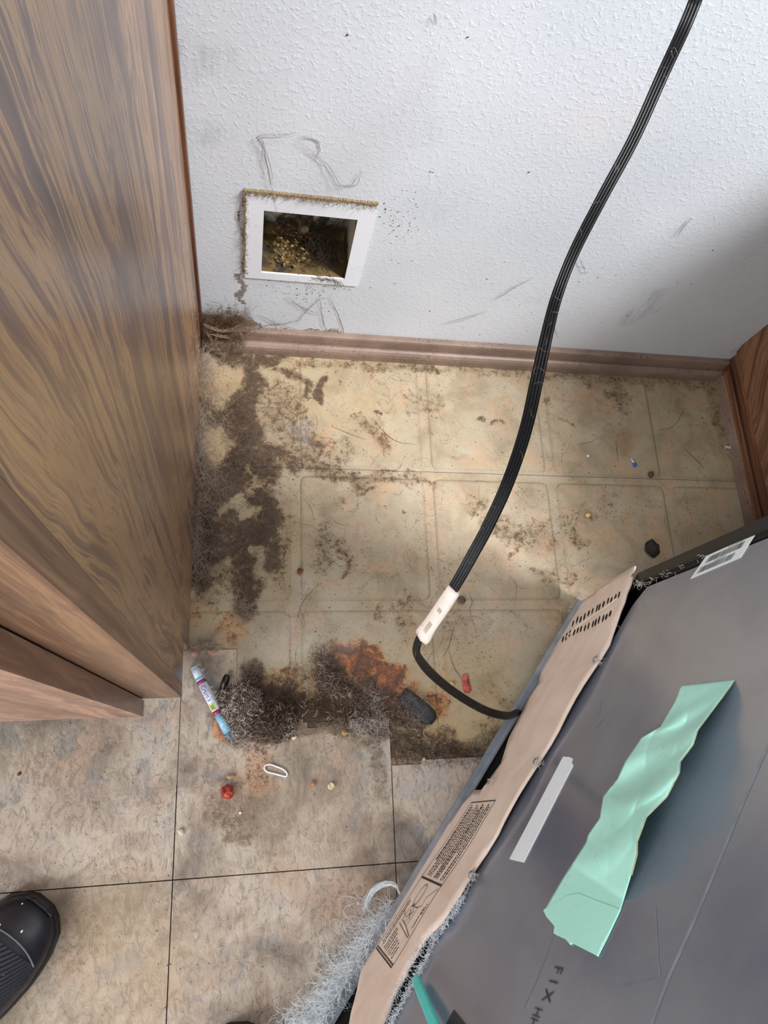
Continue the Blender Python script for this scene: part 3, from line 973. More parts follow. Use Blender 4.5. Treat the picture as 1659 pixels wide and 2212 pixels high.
# a thin long scratch and a fainter one, part of the panel
def scratch(pts, wd, name='scratch'):
    P = [FP(x, y, -.0018) for x, y in pts]
    v = []; f = []
    for i, (u, z) in enumerate(P):
        v += [(u, .00178, z - wd), (u, .00178, z + wd)]
    for i in range(len(P) - 1): f.append((2 * i, 2 * i + 2, 2 * i + 3, 2 * i + 1))
    o = mk(name, v, f, plain('pale_scratch', srgb(134, 138, 148), .6), panel, False, False)
    return o


scratch([(1659, 1610), (1600, 1745), (1545, 1880), (1490, 2010), (1445, 2110), (1400, 2230)], .0017)
scratch([(1197, 2018), (1160, 2115), (1130, 2180)], .0005)
scratch([(1416, 1960), (1425, 2110), (1340, 2128)], .0006)
scratch([(1300, 1510), (1293, 1545)], .0004); scratch([(1307, 1550), (1283, 1578)], .0007)

# barcode label
LC = [FP(x, y, -.0012) for x, y in ((1491, 1250), (1525, 1201), (1632, 1153), (1599, 1204))]


def quad(C, s, t):
    a, b, c, d = [np.array(p) for p in C]
    return (a * (1 - s) + b * s) * (1 - t) + (d * (1 - s) + c * s) * t


lab = MB(); lab.prism(LC, lambda p, h: (p[0], h, p[1]), .0019, .0013)
label_ = FB('barcode_label', lab, M_PAPER)
br = MB()


def qrect(mb, C, s0, s1, t0, t1, y):
    P = [quad(C, s0, t0), quad(C, s1, t0), quad(C, s1, t1), quad(C, s0, t1)]
    mb.add([(p[0], y, p[1]) for p in P], [(0, 1, 2, 3)])


for (sa, sb, ta, tb) in ((.12, .42, .10, .80), (.55, .85, .14, .86)):
    t_ = ta
    while t_ < tb:
        wd = rng.choice([.006, .009, .014]); qrect(br, LC, sa, sb, t_, t_ + wd, .0011); t_ += wd + rng.choice([.007, .010, .014])
for t_ in np.arange(.5, .8, .018): qrect(br, LC, .90, .94, t_, t_ + .010, .0011)
for t_ in np.arange(.35, .6, .018): qrect(br, LC, .46, .50, t_, t_ + .010, .0011)
mk('bars', br.v, br.f, M_INK, label_, False, False)
tag(label_, 'white label printed with two barcode rows')

# black corner patch near the foot of the panel
bk = [FP(x, y, -.001) for x, y in ((980, 2181), (1018, 2228), (1030, 2300), (960, 2240), (962, 2215))]
bkm = MB(); bkm.prism(bk, lambda p, h: (p[0], h, p[1]), .0019, .0008)
tag(FB('black_patch', bkm, plain('black_patch', srgb(38, 36, 48), .5)), 'black adhesive patch')


# writing on the panel
def text(name, body_, size, u, z, ang, mat, parent, y=.0014, sx=1):
    c = bpy.data.curves.new('t', 'FONT'); c.body = body_; c.size = size; c.resolution_u = 2
    o = bpy.data.objects.new('t', c); COL.objects.link(o)
    bpy.context.view_layer.update()
    me = bpy.data.meshes.new_from_object(o.evaluated_get(bpy.context.evaluated_depsgraph_get()))
    bpy.data.objects.remove(o)
    V = np.zeros(len(me.vertices) * 3); me.vertices.foreach_get('co', V); V = V.reshape(-1, 3)
    x = V[:, 0] * sx; yy = V[:, 1].copy(); ca, sa = math.cos(ang), math.sin(ang)
    N = np.stack([u + x * ca - yy * sa, np.full(len(x), y), z + x * sa + yy * ca], 1)
    me.vertices.foreach_set('co', N.ravel()); me.update(); me.materials.clear(); me.materials.append(mat); me.name = name
    return link(bpy.data.objects.new(name, me), parent)


t0 = FP(1199, 2083, -.001); t1 = FP(1152, 2200, -.001)
ta_ = math.atan2(t1[1] - t0[1], t1[0] - t0[0])
text('writing', 'F I X', .019, t0[0], t0[1], ta_, M_INKG, panel, sx=.75)
t0 = FP(1156, 2172, -.001)
text('writing', 'HHHHHHH', .017, t0[0], t0[1], ta_, M_INKG, panel, sx=.62)

# cardboard strip, gently buckled
CR = [(1376, 1225), (1369, 1266), (1336, 1346), (1316, 1394), (1282, 1454), (1248, 1512), (1208, 1579), (1172, 1638), (1139, 1698), (1077, 1805), (1026, 1881), (997, 1939), (961, 1997), (921, 2033), (889, 2084), (852, 2156), (825, 2235), (800, 2290)]
CL = [(1238, 1311), (1231, 1333), (1211, 1367), (1191, 1407), (1181, 1424), (1171, 1451), (1164, 1478), (1144, 1508), (1124, 1549), (1100, 1596), (1084, 1650), (1059, 1686), (1042, 1708), (1026, 1708), (997, 1740), (939, 1820), (903, 1881), (847, 1975), (813, 2040), (784, 2084), (758, 2212), (735, 2290)]
CT = [(1275, 1289), (1319, 1255), (1349, 1239)]
cu = [FP(x, y, .003) for x, y in CR]; cd_ = [FP(x, y, .003) for x, y in CL]; ct = [FP(x, y, .003) for x, y in CT]
outline = cd_[::-1] + ct + cu   # closed: bottom end ... up left edge, top, down right edge
us = np.array([p[0] for p in outline])


def ybend(u, z):
    k = max(0., min(1., (.03 - u) / .05)) * max(0, (z - .12) / .1)
    return -.003 - .004 * math.sin(u * 21 + 1) ** 2 * max(0, min(1, (z - .05) / .2)) - .004 * k


def poly_mesh(outline, step, yf, thick, name, mat, parent):
    """fill outline by constrained triangulation with interior points"""
    from mathutils.geometry import delaunay_2d_cdt
    P = []
    n = len(outline)
    for i in range(n):
        a = np.array(outline[i]); b = np.array(outline[(i + 1) % n]); L = np.linalg.norm(b - a); m = max(1, int(L / step))
        for k in range(m): P.append(a + (b - a) * k / m + (rng.normal(size=2) * .0006 if k else 0))
    nb = len(P)
    A = np.array(P); lo = A.min(0); hi = A.max(0)

    def inside(x, y):
        c = False; j = nb - 1
        for i in range(nb):
            if (A[i, 1] > y) != (A[j, 1] > y) and x < (A[j, 0] - A[i, 0]) * (y - A[i, 1]) / (A[j, 1] - A[i, 1]) + A[i, 0]: c = not c
            j = i
        return c
    for x in np.arange(lo[0], hi[0], step):
        for y in np.arange(lo[1], hi[1], step):
            if inside(x, y) and np.min(np.hypot(A[:, 0] - x, A[:, 1] - y)) > step * .5: P.append(np.array([x, y]))
    vv_, ee, ff, *_ = delaunay_2d_cdt([Vector((p[0], p[1])) for p in P], [(i, (i + 1) % nb) for i in range(nb)], [], 1, 1e-6)
    V = [(v[0], yf(v[0], v[1]), v[1]) for v in vv_]
    o = mk(name, V, ff, mat, parent, True, False)
    s = o.modifiers.new('thickness', 'SOLIDIFY'); s.thickness = thick; s.offset = 0
    return o


card = poly_mesh(outline, .016, ybend, .0026, 'cardboard_cover', M_CARD, fr_)
tag(card, 'brown cardboard compressor cover with vent slots')

# vent slots at the top end: two rows pressed through the board
sl = MB()


def slot(cx, cz, du, dz, hw, hl):
    y = ybend(cx, cz) - .0017
    d = np.array([du, dz]); d = d / np.linalg.norm(d); nrm = np.array([-d[1], d[0]])
    P = [np.array([cx, cz]) + nrm * hw * math.cos(a) + d * hl * math.sin(a) for a in np.linspace(0, 2 * math.pi, 9)[:-1]]
    sl.prism([tuple(p) for p in P], lambda p, h: (p[0], h, p[1]), y, y + .0004)


for (a, b, n) in (((1236, 1346), (1340, 1286), 13), ((1214, 1378), (1320, 1329), 14)):
    for k in range(n):
        x = a[0] + (b[0] - a[0]) * k / (n - 1) + rng.normal() * .8; y = a[1] + (b[1] - a[1]) * k / (n - 1) + rng.normal() * 1.2
        c = FP(x, y, .006); c2 = FP(x - 1.5, y + 8, .006)
        s_ = np.hypot(c2[0] - c[0], c2[1] - c[1])
        slot(c[0], c[1], c2[0] - c[0], c2[1] - c[1], .0019 + .0009 * rng.random(), s_ * rng.uniform(.8, 1.15))
mk('vent_slots', sl.v, sl.f, M_CAV, card, False, False)['kind'] = 'stuff'
# creased ridge between the rows
rp = [FP(x, y, .006) for x, y in ((1222, 1375), (1250, 1350), (1280, 1330), (1310, 1312), (1335, 1294))]
v_, f_ = sweep(catmull([(u, ybend(u, z) - .0008, z) for u, z in rp], 8), circ(.0016, 8, .0012))
mk('crease', v_, f_, M_CARD, card, True, False)
rp = [FP(x, y, .006) for x, y in ((1228, 1381), (1258, 1355), (1285, 1338), (1318, 1318))]
v_, f_ = sweep(catmull([(u, ybend(u, z) - .0006, z) for u, z in rp], 8), circ(.0010, 8, .0012))
mk('crease', v_, f_, M_CARD, card, True, False)

# printed notice and wiring drawing
pr = MB()


def pline(C, s0, t0, s1, t1, wd=.0005):
    a = quad(C, s0, t0); b = quad(C, s1, t1); d = b - a; L = np.linalg.norm(d)
    if L < 1e-6: return
    nrm = np.array([-d[1], d[0]]) / L * wd; n = max(1, int(L / .01))
    for k in range(n):
        p = a + d * k / n; q_ = a + d * (k + 1) / n
        pr.add([(c[0], ybend(c[0], c[1]) - .0017, c[1]) for c in (p - nrm, q_ - nrm, q_ + nrm, p + nrm)], [(0, 1, 2, 3)])


N1 = [FP(x, y, .005) for x, y in ((1018, 1734), (1073, 1731), (956, 1914), (911, 1893))]   # s across, t along
N2 = [FP(x, y, .005) for x, y in ((911, 1893), (956, 1914), (845, 2090), (812, 2047))]
for C, lst in ((N1, 1),):
    pline(C, 0, 0, 1, 0, .0007); pline(C, 0, 0, 0, 1); pline(C, 1, 0, 1, 1, .0006); pline(C, 0, 1, 1, 1, .0008)


def qrow(C, s, t0, t1, h, dash=True):
    t_ = t0
    while t_ < t1:
        l = rng.uniform(.008, .034); a = quad(C, s - h, t_); b = quad(C, s - h, min(t_ + l, t1)); c = quad(C, s + h, min(t_ + l, t1)); d = quad(C, s + h, t_)
        pr.add([(p[0], ybend(p[0], p[1]) - .0017, p[1]) for p in (a, b, c, d)], [(0, 1, 2, 3)])
        t_ += l + rng.uniform(.006, .014)


for k, s in enumerate(np.linspace(.12, .9, 11)):
    qrow(N1, s, .04 + .03 * (k % 3), .96 if k % 4 else rng.uniform(.6, .8), .018 if k not in (0, 6) else .03)
tag(mk('printed_notice', pr.v, pr.f, M_INK, card, False, False), 'black printed notice in small type', kind='stuff')
pr = MB()
C = N2; pline(C, 0, .01, 1, .01, .0007); pline(C, 0, .01, 0, 1); pline(C, 1, .01, 1, 1, .0006); pline(C, 0, 1, 1, 1, .0008)
pline(N2, 0, .97, 1, .97, .0007)
for s, a, b in ((.10, .3, .9), (.17, .32, .92), (.3, .66, .93), (.37, .66, .93), (.45, .7, .94), (.55, .74, .94), (.63, .75, .94), (.72, .76, .93), (.80, .8, .94), (.88, .3, .55), (.93, .25, .38)):
    qrow(N2, s, a, b, .014)
for rad in (1.0, 1.12):   # coil loops of the drawing
    prev = None
    for a in np.linspace(0, 2 * math.pi, 22):
        s = .42 + .10 * rad * math.cos(a); t_ = .20 + .13 * rad * math.sin(a)
        if prev: pline(N2, prev[0], prev[1], s, t_, .0003)
        prev = (s, t_)
for (s0, t0_, s1, t1_) in ((.35, .36, .65, .34), (.35, .36, .33, .55), (.33, .55, .62, .58), (.65, .34, .62, .58), (.4, .40, .58, .5), (.4, .5, .58, .4), (.45, .36, .45, .56), (.53, .36, .53, .57),
                           (.62, .58, .95, .64), (.3, .6, .93, .66), (.72, .2, .95, .05), (.72, .2, .75, .3), (.75, .3, .62, .34), (.45, .33, .35, .36), (.2, .45, .33, .5)):
    pline(N2, s0, t0_, s1, t1_, .0004)
tag(mk('wiring_drawing', pr.v, pr.f, M_INK, card, False, False), 'black printed wiring drawing', kind='stuff')
pr = MB()
tip = [FP(x, y, .009) for x, y in ((1361, 1246), (1366, 1237), (1371, 1237), (1367, 1246))]
for k in range(3): qrect(pr, tip, .1, .9, .1 + .3 * k, .28 + .3 * k, ybend(tip[0][0], tip[0][1]) - .0019)
tag(mk('size_mark', pr.v, pr.f, M_INK, card, False, False), 'small black printed mark')

# screws with torn paper round them
for x, y in ((1288, 1425), (1160, 1645), (1020, 1890)):
    u, z = FP(x, y, .004); yb = ybend(u, z)
    v_, f_ = sweep([(u, yb, z), (u, yb - .003, z), (u, yb - .0042, z)], circ(.0045, 14), scale=[1, 1, .6])
    mk('screw', v_, f_, M_RAIL, fr_, True, False)
fb = []


def toF(u, y, z): return np.array([u, y, z])


for x, y, n in ((1288, 1428, 26), (1160, 1650, 26), (1022, 1895, 26), (1238, 1315, 40), (1382, 1262, 26), (1065, 1690, 26)):
    u, z = FP(x, y, .006)
    for k in range(n): fb.append((walk((u + rng.normal() * .003, -.006, z + rng.normal() * .004), rng.normal(size=3), .010, 6, .7), .0003))
for k in range(60):     # fluff where post and panel meet
    x = rng.uniform(1392, 1520); y = 1262 - (x - 1392) * .46; u, z = FP(x, y + rng.normal() * 2, .002)
    if rng.random() < .75 and x > 1440 + rng.normal() * 20: continue
    fb.append((walk((u, -.002, z), (rng.normal(), -.3, rng.normal()), .008, 5, .7), .0003))
o = fibers('lint_tufts', fb, M_LINTW); o.parent = fr_; tag(o, kind='stuff')
fb = []
for k in range(900):     # bluish fluff on the lower edge of the panel
    t_ = rng.random() ** .7; i = 9.5 + t_ * 6.3; a = low[int(i)]; b = low[min(int(i) + 1, len(low) - 1)]; f_ = i - int(i)
    u, z = FP(a[0] + (b[0] - a[0]) * f_, a[1] + (b[1] - a[1]) * f_, 0)
    fb.append((walk((u, -.0005, z + rng.uniform(-.001, .006)), (rng.normal(), -.3, rng.normal() * .8 - .2), rng.uniform(.003, .009), 5, .6), .00022))
for k in range(500):     # and of the cardboard
    t_ = rng.random(); i = 11 + t_ * 5.5; a = CR[int(i)]; b = CR[min(int(i) + 1, len(CR) - 1)]; f_ = i - int(i)
    u, z = FP(a[0] + (b[0] - a[0]) * f_, a[1] + (b[1] - a[1]) * f_, .003)
    fb.append((walk((u, -.003, z), (rng.normal(), -.2, rng.normal()), rng.uniform(.004, .010), 5, .7), .00028))
o = fibers('lint_fringe', fb, M_LINTC); o.parent = fr_; tag(o, kind='stuff')

# fluff hanging under the base rail, nearest end
fb = []
for k in range(3600):
    t_ = rng.random() ** .55
    u = .50 + t_ * .24
    wd = .003 + .034 * ((u - .50) / .24) ** 1.1
    y = -.012 - abs(rng.normal()) * wd * .55; z = max(.004, .036 - abs(y + .012) * 0.5 + rng.normal() * .006)
    fb.append((walk((u + rng.normal() * .006, y, z), (rng.normal() + .6, rng.normal() * .6 - .2, rng.normal() * .3), rng.uniform(.010, .03), 6, .4, lo=.003), .0002))
loopP = catmull([(.492, -.012, .04), (.487, -.022, .032), (.497, -.034, .02), (.517, -.038, .010), (.535, -.032, .006)], 6)
for k in range(30): fb.append((loopP + np.cumsum(rng.normal(size=loopP.shape) * .0005, 0), .00022))
for k in range(120):
    fb.append((walk((rng.uniform(.52, .62), -.02 - rng.random() * .03, .004), (rng.normal(), rng.normal(), .1), .03, 7, .6, lo=.003), .0002))
o = fibers('lint_drift', fb, M_LINTC); o.parent = fr_; tag(o, kind='stuff', label='bluish white fluff along the base rail')

# ---------------------------------------------------------------- tapes stuck on the refrigerator
TM = thing('masking_tape', tuple(FA), 'wide mint green masking tape strip wrinkled and lifting off the grey refrigerator back', 'tape', rz=FANG)
TL = [(1469, 1481), (1457, 1512), (1424, 1569), (1383, 1593), (1349, 1643), (1332, 1681), (1302, 1718), (1294, 1765), (1268, 1802), (1265, 1816), (1211, 1900), (1172, 1967)]
TR = [(1585, 1468), (1535, 1535), (1504, 1576), (1494, 1607), (1466, 1644), (1464, 1667), (1437, 1718), (1393, 1762), (1373, 1816), (1373, 1843), (1359, 1896), (1339, 1964), (1309, 2028), (1290, 2065)]


def resamp(P, n):
    P = np.array(P, float); d = np.r_[0, np.cumsum(np.hypot(*np.diff(P, axis=0).T))]
    s = np.linspace(0, d[-1], n); return np.stack([np.interp(s, d, P[:, 0]), np.interp(s, d, P[:, 1])], 1)


NR, NC = 150, 34
A_ = resamp(TL, NR); B_ = resamp(TR, NR)
tv = []; tf = []
for i in range(NR):
    t_ = i / (NR - 1)
    env = math.sin(math.pi * min(1, t_ / .80)) ** .8 if t_ < .80 else 0
    for j in range(NC):
        s = j / (NC - 1)
        lift = .0006 + env * (.020 * s ** 1.2 + .004) + env * .0045 * math.sin(9 * t_ + 4 * s) * math.sin(3.1 * s + .3) \
            + .0022 * env * math.sin(34 * t_ + 6 * s + 2 * math.sin(5 * t_)) + .0026 * (.15 + env) * (abs(math.sin(11 * t_ - 5.5 * s + 1.3)) ** .35 - .8) + .0012 * (.1 + env) * abs(math.sin(17 * t_ + 5 * s * s + 1)) ** .5
        lift = max(lift, .0005 + .0002 * j / NC)
        px = A_[i] * (1 - s) + B_[i] * s
        if t_ > .93:    # torn stepped end
            px = px + np.array([0, 0])
        u, z = FP(px[0], px[1], lift - .001)
        tv.append((u, .0018 - lift, z))
for i in range(NR - 1):
    for j in range(NC - 1): tf.append((i * NC + j, (i + 1) * NC + j, (i + 1) * NC + j + 1, i * NC + j + 1))
strip = mk('tape_strip', tv, tf, M_MINT, TM, True, False)
s = strip.modifiers.new('thickness', 'SOLIDIFY'); s.thickness = .0003; s.offset = -1
v_, f_ = sweep([np.array(tv[i * NC + NC - 1]) + (0, .0004, 0) for i in range(2, int(NR * .72))], [(.0004, 0), (0, .0009), (-.0004, 0), (0, -.0006)])
mk('adhesive_edge', v_, f_, M_GLUE, TM, True, False)
# lower torn flap, flat against the steel
tp = [FP(x, y, -.0009) for x, y in ((1174, 1966), (1180, 1980), (1198, 2001), (1196, 2016), (1221, 2028), (1231, 2040), (1235, 2036), (1282, 2060), (1290, 2065), (1300, 2040), (1312, 2020), (1339, 1964), (1300, 1950), (1250, 1930), (1225, 1935))]
fm = MB(); fm.prism(tp, lambda p, h: (p[0], h, p[1]), .0019, .0007)
fm.build('torn_end', M_MINT, TM, rel=False)

ws = [FP(x, y, -.001) for x, y in ((1216, 1634), (1230, 1635), (1236, 1638), (1234, 1646), (1237, 1652), (1182, 1760), (1130, 1862), (1100, 1855), (1158, 1745))]
wm = MB(); wm.prism([tuple(p) for p in ws], lambda p, h: (p[0], h, p[1]), .0019, .0011)
wt = wm.build('tape', M_FOILT, None, rel=False)
wt.location = tuple(FA); wt.rotation_euler = (0, 0, FANG)
tag(wt, 'narrow pale white tape strip stuck flat on the refrigerator beside the cardboard', 'tape')

# teal stick poking out of the gap
a = FP(893, 2106, .008); b = FP(937, 2212, .016); d = np.array(b) - np.array(a)
c2 = np.array(b) + d * .8
path = catmull([(a[0], -.006, a[1] - .0), ((a[0] + b[0]) / 2, -.011, (a[1] + b[1]) / 2), (b[0], -.015, b[1]), (c2[0], -.022, c2[1])], 8)
sec = [(-.0052, -.002), (.0052, -.002), (.0052, .0016), (.003, .0022), (-.003, .0022), (-.0052, .0016)]
sc_ = np.r_[.55, .85, np.ones(len(path) - 2)]
v_, f_ = sweep(path, sec, lambda p, t: np.array([0, -1., 0]), scale=sc_)
M_TEAL = plain('teal_plastic', srgb(60, 206, 200), .35, .05, 30)
tl = mk('plastic_stick', v_, f_, M_TEAL, None, False, False)
tl.location = tuple(FA); tl.rotation_euler = (0, 0, FANG)
bv = tl.modifiers.new('bevel', 'BEVEL'); bv.width = .0008; bv.segments = 2
tag(tl, 'teal plastic stick poking out of the gap above the cardboard strip', 'stick')

# ---------------------------------------------------------------- power cord
pc = thing('power_cord', (.45, -.3, .3), 'flat ribbed black power cord hanging across wall and floor with a cream tag', 'cord')
CP = [ (985, 1498, .19), (932, 1455, .26), (902, 1415, .32), (903, 1388, .355), (918, 1362, .385),
      (950, 1315, .42), (985, 1262, .45), (1020, 1200, .475), (1055, 1135, .495), (1098, 1040, .52), (1135, 930, .54), (1160, 820, .56), (1182, 720, .58), (1203, 640, .60), (1240, 545, .62), (1300, 428, .65), (1370, 298, .68), (1432, 160, .71), (1478, 60, .735), (1506, -10, .75), (1540, -110, .78)]
CIN = [hit(x, y, NO, NO @ FA + o_) for x, y, o_ in ((1200, 1430, -.09), (1168, 1482, -.055), (1140, 1520, -.022), (1118, 1538, .006), (1092, 1546, .032), (1045, 1533, .07))]
cpath = catmull(CIN + [FL(x, y, z) for x, y, z in CP], 7)
sec = []
nl = 4; wd = .0057
for k in range(nl):
    cx_ = -wd + wd * 2 * (k + .5) / nl; r_ = wd / nl
    for a in np.linspace(math.pi, 0, 5)[:-1]: sec.append((cx_ + r_ * math.cos(a), .0010 + r_ * 1.05 * math.sin(a)))
sec.append((wd, .0010))
for k in range(nl - 1, -1, -1):
    cx_ = -wd + wd * 2 * (k + .5) / nl; r_ = wd / nl
    for a in np.linspace(0, -math.pi, 5)[:-1]: sec.append((cx_ + r_ * math.cos(a), -.0010 + r_ * 1.05 * math.sin(a)))
sec.append((-wd, -.0010))


sc_ = np.interp(np.linspace(0, 1, len(cpath)), [0, .28, .36, .42, .65, .75, 1], [1.0, .95, .78, .95, 1.05, .85, .92])


def cnorm(p, t):
    v = CAM + np.array([-.25, .15, .1]) - p
    return v / np.linalg.norm(v)


v_, f_ = sweep(cpath, sec, cnorm, scale=sc_)
mk('cable', v_, f_, M_CORD, pc, True)
# dust flecks caught on the cord
fb = []
for k in range(60):
    i = rng.integers(0, len(cpath)); fb.append((walk(cpath[i] + rng.normal(size=3) * .002 + cnorm(cpath[i], 0) * .005, rng.normal(size=3), .012, 5, .8), .00016))
for k in range(40):
    i = rng.integers(0, 22); fb.append((walk(cpath[i] + cnorm(cpath[i], 0) * .005, rng.normal(size=3), .02, 6, .8), .00018))
tag(fibers('caught_lint', fb, M_LINTG, pc), kind='stuff')
# tag: a folded cream flag wrapped round the cord
ia = int(np.argmin([abs(FL(924, 1378, .375) - p).sum() for p in cpath])); ib = int(np.argmin([np.abs(FL(984, 1268, .447) - p).sum() for p in cpath]))
seg_ = cpath[ia:ib + 1]
v_, f_ = sweep(seg_, [(-.0074, -.0035), (-.0074, .0035), (-.005, .0056), (.0055, .0056), (.0115, .002), (.0115, -.0015), (.006, -.0048), (-.005, -.0048)], cnorm,
               scale=np.interp(np.linspace(0, 1, len(seg_)), [0, .08, .3, .75, 1], [1.0, 1.02, .82, .80, .74]))
tg = mk('cord_tag', v_, f_, M_TAG, pc, True)
tg['label'] = 'cream paper tag folded round the cord'
pt = MB()
for k in range(5):     # faint print on the tag
    for (s0, s1) in ((.2, .44), (.62, .7)):
        j0 = int(s0 * (len(seg_) - 1)); j1 = max(j0 + 1, int(s1 * (len(seg_) - 1)))
        for j in range(j0, j1):
            q_ = []
            for jj, off in ((j, 0), (j + 1, 0), (j + 1, .0004), (j, .0004)):
                p = seg_[jj]; t_ = seg_[min(jj + 1, len(seg_) - 1)] - seg_[max(jj - 1, 0)]; t_ /= np.linalg.norm(t_)
                u_ = cnorm(p, t_); u_ = u_ - t_ * (u_ @ t_); u_ /= np.linalg.norm(u_); sd = np.cross(t_, u_)
                q_.append(p + u_ * .0053 + sd * (.001 + k * .0010 + off))
            pt.add(q_, [(0, 1, 2, 3)])
mk('tag_print', np.array(pt.v) - np.array(pc.location), pt.f, plain('tan_print', srgb(168, 146, 124), .7), tg, False, False)

# ---------------------------------------------------------------- things on the floor
FZ = .0018  # top of the vinyl


def blob(name, cx, cy, z0, rx, ry, rz_, mat, parent=None, rot=0, rough=.25, n=16, m=9, seed=0, smooth=True):
    v = []; f = []
    for i in range(m):
        ph = math.pi * i / (m - 1)
        for j in range(n):
            th = 2 * math.pi * j / n
            d = np.array([math.sin(ph) * math.cos(th), math.sin(ph) * math.sin(th), math.cos(ph)])
            k = 1 + rough * mnoise.noise(Vector(d * 1.9) + Vector((seed * 3.7, seed, 0)))
            p = d * k * np.array([rx, ry, rz_])
            v.append((cx + p[0] * math.cos(rot) - p[1] * math.sin(rot), cy + p[0] * math.sin(rot) + p[1] * math.cos(rot), max(z0, z0 + rz_ * .9 + p[2])))
    for i in range(m - 1):
        for j in range(n): f.append((i * n + j, i * n + (j + 1) % n, (i + 1) * n + (j + 1) % n, (i + 1) * n + j))
    return mk(name, v, f, mat, parent, smooth)


# light blue marker pen
pa = FL(418, 1440, .01); pb = FL(501, 1598, .01)
ax = (pb - pa); L = np.linalg.norm(ax); ax /= L
mkp = thing('marker_pen', tuple((pa + pb) / 2 * [1, 1, 0] + [0, 0, FZ]), 'light blue marker pen with white printed label lying by the dust clump', 'pen')


def pen(s0, s1, r0, r1, name, mat, n=18, rings=2):
    P = [pa + ax * L * (s0 + (s1 - s0) * k / rings) for k in range(rings + 1)]
    P = [np.array([p[0], p[1], FZ + .0069]) for p in P]
    v, f = sweep(P, circ(1, n), scale=np.linspace(r0, r1, rings + 1))
    return mk(name, v, f, mat, mkp, True)


M_PB = plain('light_blue_plastic', srgb(140, 188, 214), .3, .06)
M_PW = plain('white_pen_label', srgb(208, 214, 232), .35, .04)
M_PC = plain('clouded_clear_cap', srgb(206, 220, 232), .3, .08)
pen(.0, .02, .0042, .0056, 'cap_end', M_PC); cap = pen(.02, .15, .0056, .0062, 'cap', M_PC)
pen(.15, .19, .0062, .0068, 'cap_collar', M_PB)
M_PR = plain('maroon_band', srgb(150, 48, 84), .4)
pen(.19, .235, .0068, .0068, 'band', M_PR); pen(.235, .60, .0067, .0067, 'paper_label', M_PW)
pen(.60, .655, .0068, .0068, 'band', M_PR); pen(.655, .90, .0066, .0064, 'barrel', M_PB); pen(.90, .985, .0060, .0046, 'barrel_end', plain('blue_plug', srgb(78, 116, 150), .4))
pf = MB()
sdv = np.cross(ax, [0, 0, 1.]); sdv /= np.linalg.norm(sdv)


def onpen(s, a, r=.00695): 
    c = pa + ax * L * s; return np.array([c[0], c[1], FZ + .0069]) + (sdv * math.sin(a) + np.array([0, 0, 1]) * math.cos(a)) * r


for s0, s1, a0, a1, mt, nm in ((.50, .59, -.1, 1.0, plain('yellow_spot', srgb(206, 208, 84), .4), 'yellow_spot'), (.52, .58, .15, .75, plain('green_spot', srgb(88, 136, 60), .4), 'green_spot')):
    g = MB(); nn = 6; r = .00705 if nm == 'yellow_spot' else .0071
    g.add([onpen(s0 + (s1 - s0) * i / nn, a0 + (a1 - a0) * j / nn, r) for i in range(nn + 1) for j in range(nn + 1)], [(i * (nn + 1) + j, i * (nn + 1) + j + 1, (i + 1) * (nn + 1) + j + 1, (i + 1) * (nn + 1) + j) for i in range(nn) for j in range(nn)])
    g.build(nm, mt, mkp)
# lettering round the barrel
c = bpy.data.curves.new('t', 'FONT'); c.body = 'Crayola'; c.size = .0125; c.resolution_u = 2
o = bpy.data.objects.new('t', c); COL.objects.link(o); bpy.context.view_layer.update()
me = bpy.data.meshes.new_from_object(o.evaluated_get(bpy.context.evaluated_depsgraph_get())); bpy.data.objects.remove(o)
V = np.zeros(len(me.vertices) * 3); me.vertices.foreach_get('co', V); V = V.reshape(-1, 3)
w_ = V[:, 0].max()
N = np.array([onpen(.26 + .21 * x / w_, .72 - y / .0068 * .75, .0070) for x, y in V[:, :2]]) - np.array(mkp.location)
me.vertices.foreach_set('co', N.ravel()); me.update(); me.materials.clear(); me.materials.append(plain('navy_print', srgb(66, 62, 110), .5)); me.name = 'lettering'
link(bpy.data.objects.new('lettering', me), mkp)
# fluff on the pen cap
fb = []
for k in range(130):
    s_ = rng.choice([rng.uniform(-.02, .16), rng.uniform(.3, .5), rng.uniform(.9, 1.02)]); p = onpen(s_, rng.uniform(-1.6, -.2), .0072)
    fb.append((walk(p, rng.normal(size=3), .010, 6, .8, lo=.003), .00025))
tag(fibers('clinging_fluff', fb, M_LINTW, mkp), kind='stuff')

# black cap behind the pen
p0 = FL(491, 1458, .006); p1 = FL(481, 1490, .006)
v_, f_ = sweep([p0, p0 * .8 + p1 * .2, p1], circ(.0052, 12), scale=[.7, 1, 1])
bc = mk('pen_cap', v_, f_, plain('black_plastic_cap', srgb(24, 22, 22), .4, .3, 200), None, True)
tag(bc, 'small black plastic cap half buried in the grey dust clump', 'cap')


def clump(name, cx, cy, R, H, n, r, mats, label, cat, z0=.003, ln=(.012, .03), elong=1, rot=0, core=None):
    t = thing(name, (cx, cy, z0), label, cat)
    if core:
        blob('matted_core', cx, cy, z0, R * .8 * elong, R * .8, H * .42, core, t, rot, .5, seed=cx * 10)
    k0 = n // len(mats)
    for mi, mt in enumerate(mats):
        fb = []
        for k in range(k0):
            a = rng.uniform(0, 2 * math.pi); q_ = R * math.sqrt(rng.random())
            x = q_ * math.cos(a) * elong; y = q_ * math.sin(a)
            zt = H * math.sqrt(max(0, 1 - (q_ / R) ** 2)) * rng.uniform(.45, 1)
            p = np.array([cx + x * math.cos(rot) - y * math.sin(rot), cy + x * math.sin(rot) + y * math.cos(rot), z0 + zt])
            fb.append((walk(p, rng.normal(size=3), rng.uniform(*ln), 8, 1.0, lo=z0), r))
        tag(fibers('fibres', fb, mt, t), kind='stuff')
    return t


